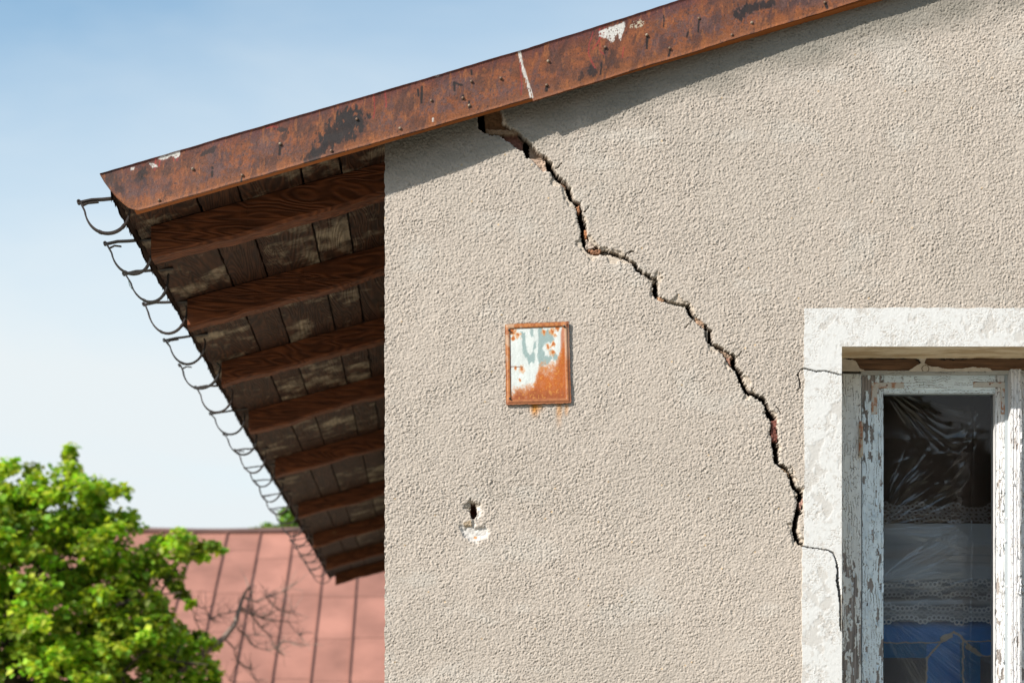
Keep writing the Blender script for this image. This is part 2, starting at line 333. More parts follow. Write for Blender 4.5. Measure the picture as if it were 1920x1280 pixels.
def gable():
    F = 0.0027
    xs = axis((XL, 2.32, F), (2.32, 4.1, 0.0042), (4.1, 2*RIDGE-XL, 0.04)); zs = axis((-0.1, EYE-0.45, 0.04), (EYE-0.45, EYE+0.16, 0.0055), (EYE+0.16, EYE+2.90, F), (EYE+2.90, EYE+3.5, 0.0055), (EYE+3.5, EYE+3.6, 0.03))
    X, Z = np.meshgrid(xs, zs); px = X/S+CX; py = HY-(Z-EYE)/S
    # rough-cast relief
    wx = (fbm(X*70, Z*70, 40, 2)-0.5)*0.012; wz = (fbm(X*70+9, Z*70, 41, 2)-0.5)*0.012
    f1, f2, idv = worley((X+wx)*122+(Z+wz)*30, (Z+wz)*160-(X+wx)*18, 3)
    lump = np.clip(1-f1*1.15, 0, 1)**0.8*(0.45+0.9*idv)
    g1, g2, id2 = worley((X-wx)*190, (Z+wz)*215, 8)
    fine = np.clip(1-g1*1.2, 0, 1)*(0.3+id2)
    rid = 1-np.abs(fbm(X*130+Z*40, Z*175, 12, 3, 0.6)-0.5)*4.5
    big = fbm(X*7, Z*7, 22, 3)
    amp = 0.78+0.5*(fbm(X*14, Z*14, 15, 2)-0.5)
    pit = sst(0.50, 0.15, g1)*(id2 > 0.70)
    amp = amp*(0.92+0.2*sst(0.3, 0.7, fbm(X*2.3, Z*2.0, 17, 4)))
    h = (0.0036*lump+0.0031*fine+0.0024*np.clip(rid, -1, 1)-0.0060*pit)*amp+0.002*(big-0.5)+0.003*(fbm(X*1.6, Z*1.6, 4, 2)-0.5)
    # colour of the stucco itself
    n1 = fbm(X*3, Z*3, 50, 4); n2 = fbm(X*260, Z*260, 51, 2)
    c = np.tile(np.array([0.418, 0.366, 0.318]), X.shape+(1,))*(1+0.10*(n1-0.5)+0.16*(n2-0.5)+0.10*(idv-0.5))[..., None]
    c = mixc(c, (0.46, 0.43, 0.39), sst(0.60, 0.76, fbm(X*5, Z*9, 53, 4))*0.35)
    c = mixc(c, (0.60, 0.38, 0.14), (hsh(np.floor(X*80), np.floor(Z*80), 66) > 0.9975)*sst(0.35, 0.1, np.hypot(X*80 % 1-.5, Z*80 % 1-.5))*0.7)
    # grime runs, old drips and a few rubbed spots
    c = mixc(c, (0.27, 0.245, 0.21), sst(0.55, 0.72, fbm(X*26, Z*1.6, 54, 4))*sst(0.45, 0.65, fbm(X*2.2, Z*1.5, 55, 3))*0.12)
    c = mixc(c, (0.33, 0.30, 0.26), sst(0.56, 0.70, fbm(X*2.5, Z*3.5, 56, 5))*0.13)
    # grey dirt below the roof edge, painted deeper to darken the shadow there
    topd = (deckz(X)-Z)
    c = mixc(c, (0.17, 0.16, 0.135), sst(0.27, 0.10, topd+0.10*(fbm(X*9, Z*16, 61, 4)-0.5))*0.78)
    # rust run-off below the plate
    for (cx_, y0, y1, wd, st) in ((1003, 756, 790, 10, 0.85), (1006, 756, 778, 17, 0.5), (1048, 758, 812, 7, 0.5), (1062, 765, 785, 5, 0.45)):
        m = sst(1.3, 0.1, np.abs(px-cx_)/wd)*sst(y1, y0+4, py)*(py > y0-6)*st*(0.45+1.1*fbm(px*0.2, py*0.08, 71, 3))
        c = mixc(c, (0.50, 0.21, 0.03), m)
    # crack
    jx = (fbm(px*0.16, py*0.16, 81, 3)-0.5)*6+(vn(px*0.45, py*0.45, 83)-0.5)*4.5
    jy = (fbm(px*0.16+40, py*0.16, 82, 3)-0.5)*6+(vn(px*0.45, py*0.45, 84)-0.5)*4.5
    sd = sdf(px+jx*0.7, py+jy*0.7, CRACK)
    ins = sd < 1.0
    mort = np.array([0.10, 0.07, 0.05])*(0.55+0.9*fbm(px*0.2, py*0.2, 85, 4))[..., None]
    lip = sst(5, 0.0, sd)*(~ins)
    c = mixc(c, (0.60, 0.55, 0.48), lip*0.5*sst(0.45, 0.6, fbm(px*0.09, py*0.09, 86, 3)))
    h = h*(1-0.6*lip)
    dep = 0.034*(0.75+0.5*fbm(px*0.05, py*0.05, 87, 2)); void = ins.copy()
    depth = np.where(ins, dep, 0.0); cc = np.where(ins[..., None], mort, c)
    for poly, dd, col in INNER:
        si = sdf(px+jx*0.3, py+jy*0.3, poly, 4); q = (si < 0) & (ins | (dd < 0.0125))
        nz_ = fbm(px*0.35, py*0.35, 90, 3); void &= ~q
        depth = np.where(q, dd+0.006*(nz_-0.5), depth)
        cc = np.where(q[..., None], np.array(col)*(np.array([.6, .74, .8]) if col[0] > 2.2*col[1] else np.array([.72, .70, .68]))*(0.5+1.0*nz_)[..., None], cc)
    chip = (sd < 11*np.clip(fbm(px*0.055, py*0.055, 97, 4)-0.50, 0, 1)*4) & ~ins & (depth == 0)
    depth = np.where(chip, 0.0045, depth); cc = np.where(chip[..., None], np.array([0.47, 0.40, 0.33])*(0.7+0.6*fbm(px*0.3, py*0.3, 98, 3))[..., None], cc); h = np.where(chip, h*0.5, h)
    # hair cracks
    for L, wd in ((HAIR0, 0.8), (HAIR2, 1.6), ([(1170, 480), (1178, 474), (1188, 472)], 0.6), ([(1378, 672), (1385, 668), (1390, 660)], 0.7), ([(1040, 318), (1048, 314), (1052, 306)], 0.7), ([(1456, 762), (1462, 770), (1463, 780)], 0.6), ([(1092, 400), (1100, 396), (1103, 388)], 0.7), ([(1300, 600), (1292, 606), (1286, 616)], 0.5)):
        dl = ldist(px+jx*0.5, py+jy*0.5, L); q = dl < wd
        depth = np.where(q, 0.02, depth); cc = np.where(q[..., None], np.array([0.1, 0.08, 0.06]), cc)
    # knocked-out hole
    for poly, dd, col in ((TOPDENT, 0.012, (0.40, 0.34, 0.27)), (SCUFF, 0.008, (0.60, 0.575, 0.55)), (CHIP, 0.005, (0.62, 0.575, 0.53)), (HOLE, 0.09, (0.16, 0.05, 0.03))):
        si = sdf(px+jx*0.8, py+jy*0.8, poly)
        q = si < 0; sm = sst(4, -5, si+4*(fbm(px*0.2, py*0.2, 96, 3)-0.5)) if dd < 0.05 else q*1.0
        nz_ = fbm(px*0.15, py*0.15, 95, 4)
        depth = np.where(sm > 0, np.maximum(depth, sm*dd*(0.6+0.8*nz_)), depth) if dd < 0.05 else np.where(q, dd, depth)
        h = np.where(q, h*0.35, h)
        cc = mixc(cc, np.array(col)*(0.72+0.5*fbm(px*0.4, py*0.4, 99, 3))[..., None], (sm if dd < 0.05 else q*1.0)*(0.55+0.6*nz_))
    cc = mixc(cc, (0.62, 0.30, 0.12), ell(px, py, 891.5, 1007, 3.2, 2.6) < 1)
    cc = mixc(cc, (0.34, 0.25, 0.15), (sdf(px, py, [(868, 980), (883, 974), (886, 986), (872, 989)]) < 0)*0.7)
    h = h*sst(4.09, 4.02, X)*sst(EYE-0.44, EYE-0.40, Z)
    h = np.where(depth > 0.02, 0, h)
    Y = -h+depth
    # the two halves of the wall have parted a little
    edge = (X < XL+1e-6); X = X+edge*(-0.0015+0.004*(vn(X, Z*90, 33)-0.5)+0.007*np.clip(fbm(X*0, Z*30, 34, 3)-0.55, 0, 1)*4*0.5)
    Zc = Z; m4 = (Zc[1:, 1:] < deckz(X[1:, 1:])+0.03) & (Zc[:-1, :-1] < deckz(X[:-1, :-1])+0.05)
    hole = (X[:-1, :-1] > SX0+0.001) & (X[1:, 1:] < SX1-0.001) & (Z[1:, 1:] < SZ1-0.001) & (Z[:-1, :-1] > SZ0-0.04)
    vd = void[1:, 1:] & void[:-1, :-1] & void[1:, :-1] & void[:-1, 1:]
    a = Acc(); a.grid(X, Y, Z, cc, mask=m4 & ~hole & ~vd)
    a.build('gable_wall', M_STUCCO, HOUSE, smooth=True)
gable()

def side_walls():
    a = Acc(); c = np.array([0.42, 0.36, 0.3]); zt = float(deckz(XL))
    a.box(XL+0.0, XL+0.16, 0.012, DEEP-0.3, -0.1, zt, c, skip='r')
    a.box(2*RIDGE-XL-0.16, 2*RIDGE-XL, 0.012, DEEP-0.3, -0.1, zt, c, skip='l')
    a.box(XL+0.16, 2*RIDGE-XL-0.16, DEEP-0.5, DEEP-0.3, -0.1, zt+0.9, c)
    a.build('side_wall', M_STUCCO, HOUSE)
side_walls()

# ---- roof boards, rafters, roof covering
VERGE = lambda px: np.interp(px, [187, 722, 850, 1000, 1150, 1300, 1450, 1620, 2800], [0.135, 0.106, 0.096, 0.083, 0.068, 0.056, 0.049, 0.044, 0.038])
EAVE = -1.158
def roof():
    a = Acc(); rng = np.random.RandomState(3)
    edges = [EAVE, -0.888, -0.73, -0.487, -0.336, -0.15, 0.02]
    ys = axis((-0.088, 1.5, 0.03), (1.5, 5, 0.08), (5, DEEP, 0.25))
    rnd = [0.62, 0.12, 0.30, 0.72, 0.95, 0.55]
    for i in range(len(edges)-1):
        x0, x1 = edges[i], edges[i+1]; gp = 0.0045
        # each course of boards is cut into lengths that change colour
        cuts = sorted([-0.088, DEEP]+[0.75+rng.rand()*0.1+k*1.9+rng.rand()*0.8 for k in range(7)])
        for k in range(len(cuts)-1):
            if cuts[k+1]-cuts[k] < 0.05: continue
            yy = np.concatenate([[cuts[k]], ys[(ys > cuts[k]+.01) & (ys < cuts[k+1]-.01)], [cuts[k+1]-0.003]])
            n = len(yy); r = np.clip(rnd[i]+rng.uniform(-0.28, 0.28), 0, 1)
            e0 = x0+gp+(rng.rand(n)-0.5)*(0.012 if i == 0 else 0.004); e1 = x1-gp+(rng.rand(n)-0.5)*0.004
            dz = rng.uniform(0, 0.004)
            V = []
            for q in range(n):
                for x, up in ((e0[q], 0), (e1[q], 0), (e1[q], 1), (e0[q], 1)):
                    V.append((x, yy[q], float(deckz(x))+dz+(0.024 if up else 0)))
            Fc = [(0, 1, 2, 3), ((n-1)*4+3, (n-1)*4+2, (n-1)*4+1, (n-1)*4)]
            for q in range(n-1):
                for s_ in range(4): Fc.append((q*4+s_, (q+1)*4+s_, (q+1)*4+(s_+1) % 4, q*4+(s_+1) % 4))
            a.raw(V, Fc, (r, rng.rand(), rng.rand()))
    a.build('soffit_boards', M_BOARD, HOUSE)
    # covering: tarred sheet on the boards, both slopes, ragged at the eave
    b = Acc(); dk = np.array([0.035, 0.028, 0.024])
    for side in (0, 1):
        xs = np.array([EAVE-0.012, -0.9, 0.0, 2.0, RIDGE]); yy = axis((-0.04, DEEP+0.02, 0.035))
        X, Y = np.meshgrid(xs, yy); X = X.copy(); X[:, 0] += (np.random.rand(len(yy))-0.6)*0.014
        Z = deckz(X)+0.030; Z2 = Z+0.028
        if side: X = 2*RIDGE-X
        b.grid(X, Y, Z, dk, flip=not side); b.grid(X, Y, Z2, dk, flip=bool(side))
        for A, Bm in (((X[0], Y[0], Z[0]), Z2[0]), ((X[-1], Y[-1], Z[-1]), Z2[-1]), ((X[:, 0], Y[:, 0], Z[:, 0]), Z2[:, 0])):
            b.grid(np.stack([A[0], A[0]]), np.stack([A[1], A[1]]), np.stack([A[2], Bm]), dk)
    b.build('roof_covering', M_PLAIN, HOUSE)
    # drip strip hanging along the eave, ragged lower edge
    d = Acc(); yy = axis((-0.10, 4, 0.012), (4, DEEP, 0.035)); n = len(yy)
    low = 0.012+0.030*fbm(yy*14, yy*0+2, 5, 4)+0.012*(np.random.rand(n) > 0.86)
    x = EAVE-0.006+0.010*(fbm(yy*9, yy*0, 6, 3)-0.5); zt = deckz(EAVE)+0.05
    for s_, dx in ((0, -0.004), (1, 0.003)):
        d.grid(np.stack([x+dx, x+dx+0.006]), np.stack([yy, yy]), np.stack([zt+yy*0, zt-0.05-low]), np.array([0.05, 0.03, 0.022]), flip=bool(s_))
    d.build('drip_edge', M_IRON, HOUSE, label='ragged rusted drip edge along the eave')
roof()

RZ = [0.33, 1.35, 2.55, 3.81, 5.45, 7.55, 9.45, 11.4, 13.05]
def rafters():
    for i, y0 in enumerate(RZ):
        rng = np.random.RandomState(20+i); n = 46; xs = np.linspace(-1.092+rng.uniform(-.008, .008), 0.05, n)
        wid = 0.098+rng.uniform(-0.012, 0.012); hh = 0.124+rng.uniform(-0.008, 0.006)
        a = Acc(); V = []
        lowf = fbm(xs*5, xs*0+i, 60+i, 3)-0.5; loww = fbm(xs*11, xs*0+i, 90+i, 4)-0.5
        for k, x in enumerate(xs):
            zt = float(deckz(x))-0.001; hb = hh+0.034*lowf[k]
            yf = y0+0.012*(loww[k]); yb = y0+wid+0.03*loww[k]
            V += [(x, yf, zt), (x, yf-0.000, zt-hb+0.012), (x, yf+0.010, zt-hb), (x, yb-0.016, zt-hb+0.012*loww[k]), (x, yb, zt-hb+0.02), (x, yb, zt)]
        F = []
        for k in range(n-1):
            for s_ in range(6):
                t_ = (s_+1) % 6; F.append((k*6+s_, (k+1)*6+s_, (k+1)*6+t_, k*6+t_))
        F += [(0, 1, 2, 3), (0, 3, 4, 5)]
        a.raw(V, F, (0.25+0.3*rng.rand(), rng.rand(), rng.rand()))
        a.build('rafter', M_RAFTER, HOUSE)
rafters()

# ---- rusty verge flashing (two sheets that overlap), the board behind it, nails
def fy_top(px): return 325-(px-187)*0.292
def fy_bot(px): return 262-(px-722)*0.2855
NAILS = [(361, 316), (454, 328), (298, 375), (525, 269), (669, 223), (621, 282), (750, 240), (809, 188), (868, 183), (880, 197), (884, 152), (939, 146), (1028, 114), (1025, 159), (1135, 88), (1213, 65), (1256, 90), (1311, 34), (1410, 42), (1373, 65), (1547, 4)]
def rust(px, py, v, seed):
    g = 1.0
    or_ = lin((170, 98, 58), g); br = lin((136, 82, 56), g); pu = lin((112, 84, 86), g); dk = lin((46, 38, 38), g); pale = lin((196, 136, 88), g)
    n = fbm(px*0.03, py*0.05, seed, 5, 0.6); m2 = fbm(px*0.012, py*0.02, seed+3, 4); n3 = fbm(px*0.25, py*0.25, seed+5, 4, 0.65); n4 = fbm(px*0.6, py*0.6, seed+6, 2)
    streak = fbm(px*0.16+py*0.03, py*0.03, seed+8, 4)
    c = np.tile(br, px.shape+(1,)); c = mixc(c, or_, sst(0.40, 0.6, n)*0.9)
    c = mixc(c, pale, sst(0.52, 0.66, n3)*sst(0.45, 0.65, m2)*0.55)
    c = mixc(c, pu, sst(0.50, 0.62, 0.6*m2+0.4*n3)*0.75)
    c = mixc(c, pu*0.8, sst(0.60, 0.72, streak)*0.5)
    c = mixc(c, lin((120, 60, 60)), sst(0.32, 0.0, v)*0.65)
    c = mixc(c, lin((178, 108, 60)), sst(0.72, 0.98, v)*0.6)
    c = mixc(c, dk, sst(0.66, 0.76, n3*0.6+n4*0.4)*0.8)
    c = mixc(c, lin((84, 58, 54)), sst(0.50, 0.66, fbm(px*0.06+py*0.02, py*0.025, seed+50, 5, 0.6))*0.55)
    c = mixc(c, lin((196, 120, 66)), sst(0.60, 0.75, fbm(px*0.18, py*0.05, seed+51, 4, 0.6))*0.5)
    c = mixc(c, dk, sst(0.70, 0.80, fbm(px*0.35, py*0.3, seed+52, 3, 0.6))*0.7)
    c = c*(0.62+0.40*n4)[..., None]
    wig = fbm(px*0.22, py*0.07, seed+20, 5, 0.62)-0.5; wg2 = fbm(px*0.12, py*0.12, seed+21, 4)-0.5
    def blot(cx, cy, rx, ry, a, st, col=dk, hard=0.22):
        nonlocal c
        e = ell(px, py, cx, cy, rx*1.15, ry*1.15, a)+wig*1.9+wg2*1.3; c = mixc(c, col, sst(1.0, 1.0-hard, e)*st)
    blot(640, 242, 44, 22, -0.5, 0.95); blot(655, 222, 26, 18, -0.3, 0.93); blot(662, 224, 15, 18, 0.2, 0.92); blot(612, 270, 34, 11, -0.65, 0.9); blot(590, 292, 22, 9, -0.4, 0.8)
    blot(1412, 15, 34, 8, -0.3, 0.93); blot(1392, 26, 9, 13, 0.3, 0.9)
    blot(268, 322, 8, 12, 0.3, 0.9); blot(262, 333, 9, 7, 0, 0.8); blot(392, 283, 16, 4, -0.4, 0.85); blot(527, 243, 10, 5, 0.3, 0.85); blot(533, 255, 4, 8, 0, 0.6)
    blot(1113, 133, 9, 9, 0, 0.85); blot(1092, 143, 7, 7, 0, 0.7); blot(1150, 110, 14, 14, 0, 0.45)
    blot(240, 350, 34, 22, -0.2, 0.55, pu*0.7, 0.6); blot(300, 345, 30, 14, -0.2, 0.4, pu*0.8, 0.6); blot(1110, 130, 36, 18, -.3, 0.3, dk, .8); blot(215, 345, 10, 30, -0.5, 0.6, dk, .5)
    for (x0, y0, x1, y1, wd) in ((1213, 68, 1213, 91, 2.2), (1311, 36, 1309, 60, 1.8), (1256, 92, 1254, 105, 1.8), (791, 163, 790, 193, 2.0), (784, 168, 785, 180, 1.6), (453, 334, 452, 342, 1.8), (880, 190, 880, 203, 1.6), (884, 132, 884, 140, 1.3), (398, 322, 397, 330, 2), (525, 272, 524, 290, 2.0), (1025, 160, 1024, 170, 3.0), (1547, 6, 1551, 15, 2.5), (1135, 92, 1134, 100, 1.5), (868, 180, 868, 186, 2.4), (851, 155, 866, 160, 1.8), (851, 155, 853, 170, 2.0), (1245, 30, 1244, 50, 1.2), (1290, 60, 1288, 70, 1.3), (1128, 118, 1126, 140, 1.3), (398, 314, 399, 316, 2)):
        dl = ldist(px+wig*3, py, [(x0, y0), (x1, y1)]); c = mixc(c, dk*0.5, sst(wd+0.8, wd-0.4, dl)*0.95)
    rd = lin((176, 62, 60)); wh = lin((236, 232, 226))
    for L in ([(975, 100), (976, 125), (978, 150), (977, 178)], [(1112, 60), (1106, 80), (1103, 100), (1108, 112), (1116, 128)], [(1124, 54), (1126, 70), (1118, 84), (1111, 92)], [(1134, 50), (1131, 64), (1124, 74), (1126, 96), (1132, 102)], [(292, 298), (290, 320)], [(300, 296), (298, 312)], [(334, 288), (332, 302)], [(325, 292), (326, 302)], [(700, 175), (703, 205), (700, 222)], [(722, 170), (724, 200)], [(1170, 90), (1166, 108)], [(500, 240), (512, 236), (520, 239)]):
        dl = ldist(px+wig*4, py+wg2*3, L); c = mixc(c, rd, sst(1.8, 0.5, dl)*0.75)
    wl = lambda poly, j=5: sdf(px+wig*j, py+wg2*j, poly, 12)
    for poly in ([(1124, 58), (1170, 42), (1172, 50), (1166, 66), (1163, 76), (1158, 60), (1155, 72), (1146, 80), (1138, 72), (1124, 68)], [(296, 296), (310, 289), (338, 282), (337, 290), (330, 297), (322, 291), (314, 297), (304, 300)], [(278, 306), (290, 308), (296, 313), (286, 315)], [(246, 314), (252, 313), (250, 318), (244, 318)], [(815, 141), (823, 139), (822, 144), (815, 144)], [(810, 222), (813, 221), (814, 229), (810, 229)]):
        c = mixc(c, wh, sst(1.0, -0.5, wl(poly))*(fbm(px*0.5, py*0.5, seed+30, 2) > 0.30))
    for L, wd in (([(974, 97), (978, 120), (984, 140), (990, 160), (997, 182)], 3.4),):
        dl = ldist(px+wig*3, py, L); c = mixc(c, wh*0.95, sst(wd, wd-1.2, dl)*(fbm(px*0.3, py*0.1, seed+31, 3) > 0.36))
    dl = ell(px, py, 1196, 46, 16, 8, -0.3)+wig; c = mixc(c, lin((214, 200, 176)), sst(1.0, 0.8, dl)*(fbm(px*0.6, py*0.6, seed+33, 2) > 0.56))
    # rusted rim along top and bottom
    c = mixc(c, lin((98, 52, 56)), sst(0.04, 0.0, v)*0.8)
    return c
def fascia(px0, px1, lift, seed, endcut=None):
    a = Acc(); pxs = np.linspace(px0, px1, int((px1-px0)/(1.25 if px1 < 1700 else 1.6))+1); vs = np.linspace(0, 1, 64)
    PX, V = np.meshgrid(pxs, vs)
    dent = lambda x: (fbm(x*0.012, x*0, 7, 3)-0.5)*4.0+(fbm(x*0.07, x*0, 8, 3)-0.5)*1.6
    T = fy_top(PX)+dent(PX)*0.5; Bt = fy_bot(PX)+dent(PX+300)*0.6
    if endcut == 'L':   # curved left end: the sheet's outline runs down and right
        T = np.maximum(T, 0)
        xo = 187+np.array([0, 0.0]).sum()
        cut = np.interp(PX, [187, 195, 206, 218, 230, 240, 252, 262, 275], [327, 341, 356, 370, 381, 389, 393, 394.5, 391])
        Bt = np.minimum(Bt, cut)
    PY = T+(Bt-T)*V
    if endcut == 'seam': PX = PX+(PY-95)*0.26   # slanted lap joint
    Yd = -VERGE(PX)-lift
    bulge = (fbm(PX*0.01, PY*0.02, seed+40, 3)-0.5)*0.006+(fbm(PX*0.05, PY*0.05, seed+41, 3)-0.5)*0.0016
    Yd = Yd+bulge
    # rolled lips
    Yd = Yd-0.004*sst(0.06, 0.0, V)-0.002*sst(0.95, 1.0, V)
    k = S*(D+Yd)/D; X = (PX-CX)*k; Z = EYE+(HY-PY)*k
    c = rust(PX, PY, V, seed); a.grid(X, Yd, Z, c, flip=True)
    # top return over the boards and lower return towards the wall
    for row, dz, dp in ((0, 0.0, 0.075), (-1, 0.004, 0.022)):
        n = 4; tt = np.linspace(0, 1, n)[:, None]
        a.grid(np.repeat(X[row][None], n, 0), Yd[row][None]+tt*dp, Z[row][None]+tt*dz, np.repeat((c[row]*0.9)[None], n, 0), flip=(row == 0))
    # inner skin gives the sheet its thickness
    a.grid(X, Yd+0.0025, Z, c*0.5)
    # left free end and right free end
    for col in (0, -1):
        a.grid(np.stack([X[:, col]]*2), np.stack([Yd[:, col], Yd[:, col]+0.0025]), np.stack([Z[:, col]]*2), c[:, col][None].repeat(2, 0), flip=(col == 0))
    return a
def verge():
    A = fascia(187, 1000, 0.0, 200, 'L').build('verge_flashing', M_RUST, HOUSE, smooth=True, label='left rusty sheet of the roof edge with black scorched patch')
    B = fascia(975, 2790, 0.0045, 200, 'seam').build('verge_flashing', M_RUST, HOUSE, smooth=True, label='right rusty sheet of the roof edge with white paint drips')
    for i, (x, y) in enumerate(NAILS):
        n = Acc(); Yd = -float(VERGE(x))-0.006-(0.004 if x > 985 else 0); c = P(x, y, Yd); r = 0.0058
        th = np.linspace(0, math.pi/2, 5); ph = np.linspace(0, 2*math.pi, 11)
        TH, PH = np.meshgrid(th, ph)
        n.grid(c[0]+r*np.sin(TH)*np.cos(PH), c[1]+0.004-r*0.9*np.cos(TH), c[2]+r*np.sin(TH)*np.sin(PH), lin((128, 100, 80)) if i % 3 else lin((160, 140, 120)), flip=True)
        n.build('nail', M_IRON, A if x < 985 else B, smooth=True)
    # timber behind the flashing
    b = Acc(); pxs = np.linspace(252, 2790, 120); V = []
    for x in pxs:
        yd = -float(VERGE(x)); zb = P(x, fy_bot(x)-2.0, yd+0.003)
        X = zb[0]; z0 = zb[2]
        th = min(0.046, -yd-0.004) if X > XL-0.02 else 0.05
        V += [(X, yd+0.0035, z0), (X, yd+0.0035+th, z0), (X, yd+0.0035+th, float(deckz(X))-0.002 if X < XL else z0+0.10), (X, yd+0.0035, z0+0.10)]
    F = [(0, 1, 2, 3)]
    for q in range(len(pxs)-1):
        for s_ in range(4): F.append((q*4+s_, (q+1)*4+s_, (q+1)*4+(s_+1) % 4, q*4+(s_+1) % 4))
    b.raw(V, F, lin((190, 112, 58))); b.build('verge_board', M_PLAIN, HOUSE)
    # far slope beyond the ridge
    f = Acc(); f.raw([(RIDGE, -0.06, float(deckz(RIDGE))-0.03), (2*RIDGE+1.2, -0.06, float(deckz(-1.2))-0.03), (2*RIDGE+1.2, -0.06, float(deckz(-1.2))+0.10), (RIDGE, -0.06, float(deckz(RIDGE))+0.11),
                      (RIDGE, -0.02, float(deckz(RIDGE))-0.03), (2*RIDGE+1.2, -0.02, float(deckz(-1.2))-0.03), (2*RIDGE+1.2, -0.02, float(deckz(-1.2))+0.10), (RIDGE, -0.02, float(deckz(RIDGE))+0.11)],
                     [(0, 1, 2, 3), (4, 7, 6, 5), (0, 4, 5, 1), (3, 2, 6, 7), (1, 5, 6, 2), (0, 3, 7, 4)], lin((140, 80, 48)))
    f.build('verge_flashing', M_RUST, HOUSE)
verge()

# ---- gutter brackets without a gutter
def brackets():
    zs = [-0.03, 0.468, 0.874, 1.37, 1.96, 2.46, 3.08, 3.70, 4.36, 4.99, 5.61, 6.26, 6.86, 7.6, 8.25, 8.95, 9.6, 10.2, 10.9, 11.6, 12.3]
    for i, y in enumerate(zs):
        rng = np.random.RandomState(50+i); a = Acc(); c = lin((40, 34, 32)) if i % 3 else lin((56, 44, 40))
        tl = rng.uniform(-0.012, 0.012); rx = (0.087+rng.uniform(-.008, .008))*(1+0.012*i); rz = (0.110+rng.uniform(-.014, .012))*(1+0.016*i)
        tip = (-0.135-0.0025*i, -0.014+tl)
        if i not in (5, 8, 14): a.ribbon([(0.07, 0.012), (0.0, 0.006+tl*0.3), (-0.05, 0.0+tl*0.7), (-0.09, -0.003+tl), tip], 0.024, 0.0062, c)
        hoop = [(tip[0]+0.002, tip[1]+0.004), (tip[0]+0.006, tip[1]-0.004)]
        for t in np.linspace(0.06, 1.0, 22):
            an = math.pi*(1+t); wob = 1+0.02*math.sin(t*9+i)
            hoop.append((-0.034+rx*math.cos(an)*wob, -0.026+tl*0.4+rz*math.sin(an)*wob))
        hoop.append((0.05, -0.012))
        a.ribbon(hoop, 0.024, 0.0064+0.00012*i, c)
        cu = [(tip[0]+0.006*math.cos(t)-0.002, tip[1]+0.002+0.006*math.sin(t)) for t in np.linspace(0, 5.2, 8)]
        a.ribbon(cu, 0.022, 0.004, c*1.3)
        if i % 4 == 0: a.ribbon([(tip[0]+0.008, tip[1]-0.012), (tip[0]+0.03, tip[1]-0.001), (tip[0]+0.07, tip[1]+0.004)], 0.018, 0.003, c)
        if i % 4 == 1: a.ribbon([(tip[0]+0.015, tip[1]-0.016), (tip[0]+0.035, tip[1]-0.006), (tip[0]+0.062, tip[1]-0.009)], 0.018, 0.003, c)
        if i == 2: a.ribbon([(tip[0]+0.014, tip[1]-0.012), (tip[0]+0.020, tip[1]-0.05), (tip[0]+0.028, tip[1]-0.062)], 0.01, 0.002, lin((50, 110, 100)))
        for t in (9, 17): a.ribbon([hoop[t], hoop[t+1]], 0.023, 0.009, c*0.8)
        loc = Vector((EAVE, y, float(deckz(EAVE))))
        o = a.build('gutter_bracket', M_IRON, None)
        o.parent = HOUSE; o.location = loc-ORG[HOUSE.name]; o.rotation_euler = (rng.uniform(-.06, .06), rng.uniform(-.05, .05), rng.uniform(-.10, .10))
brackets()

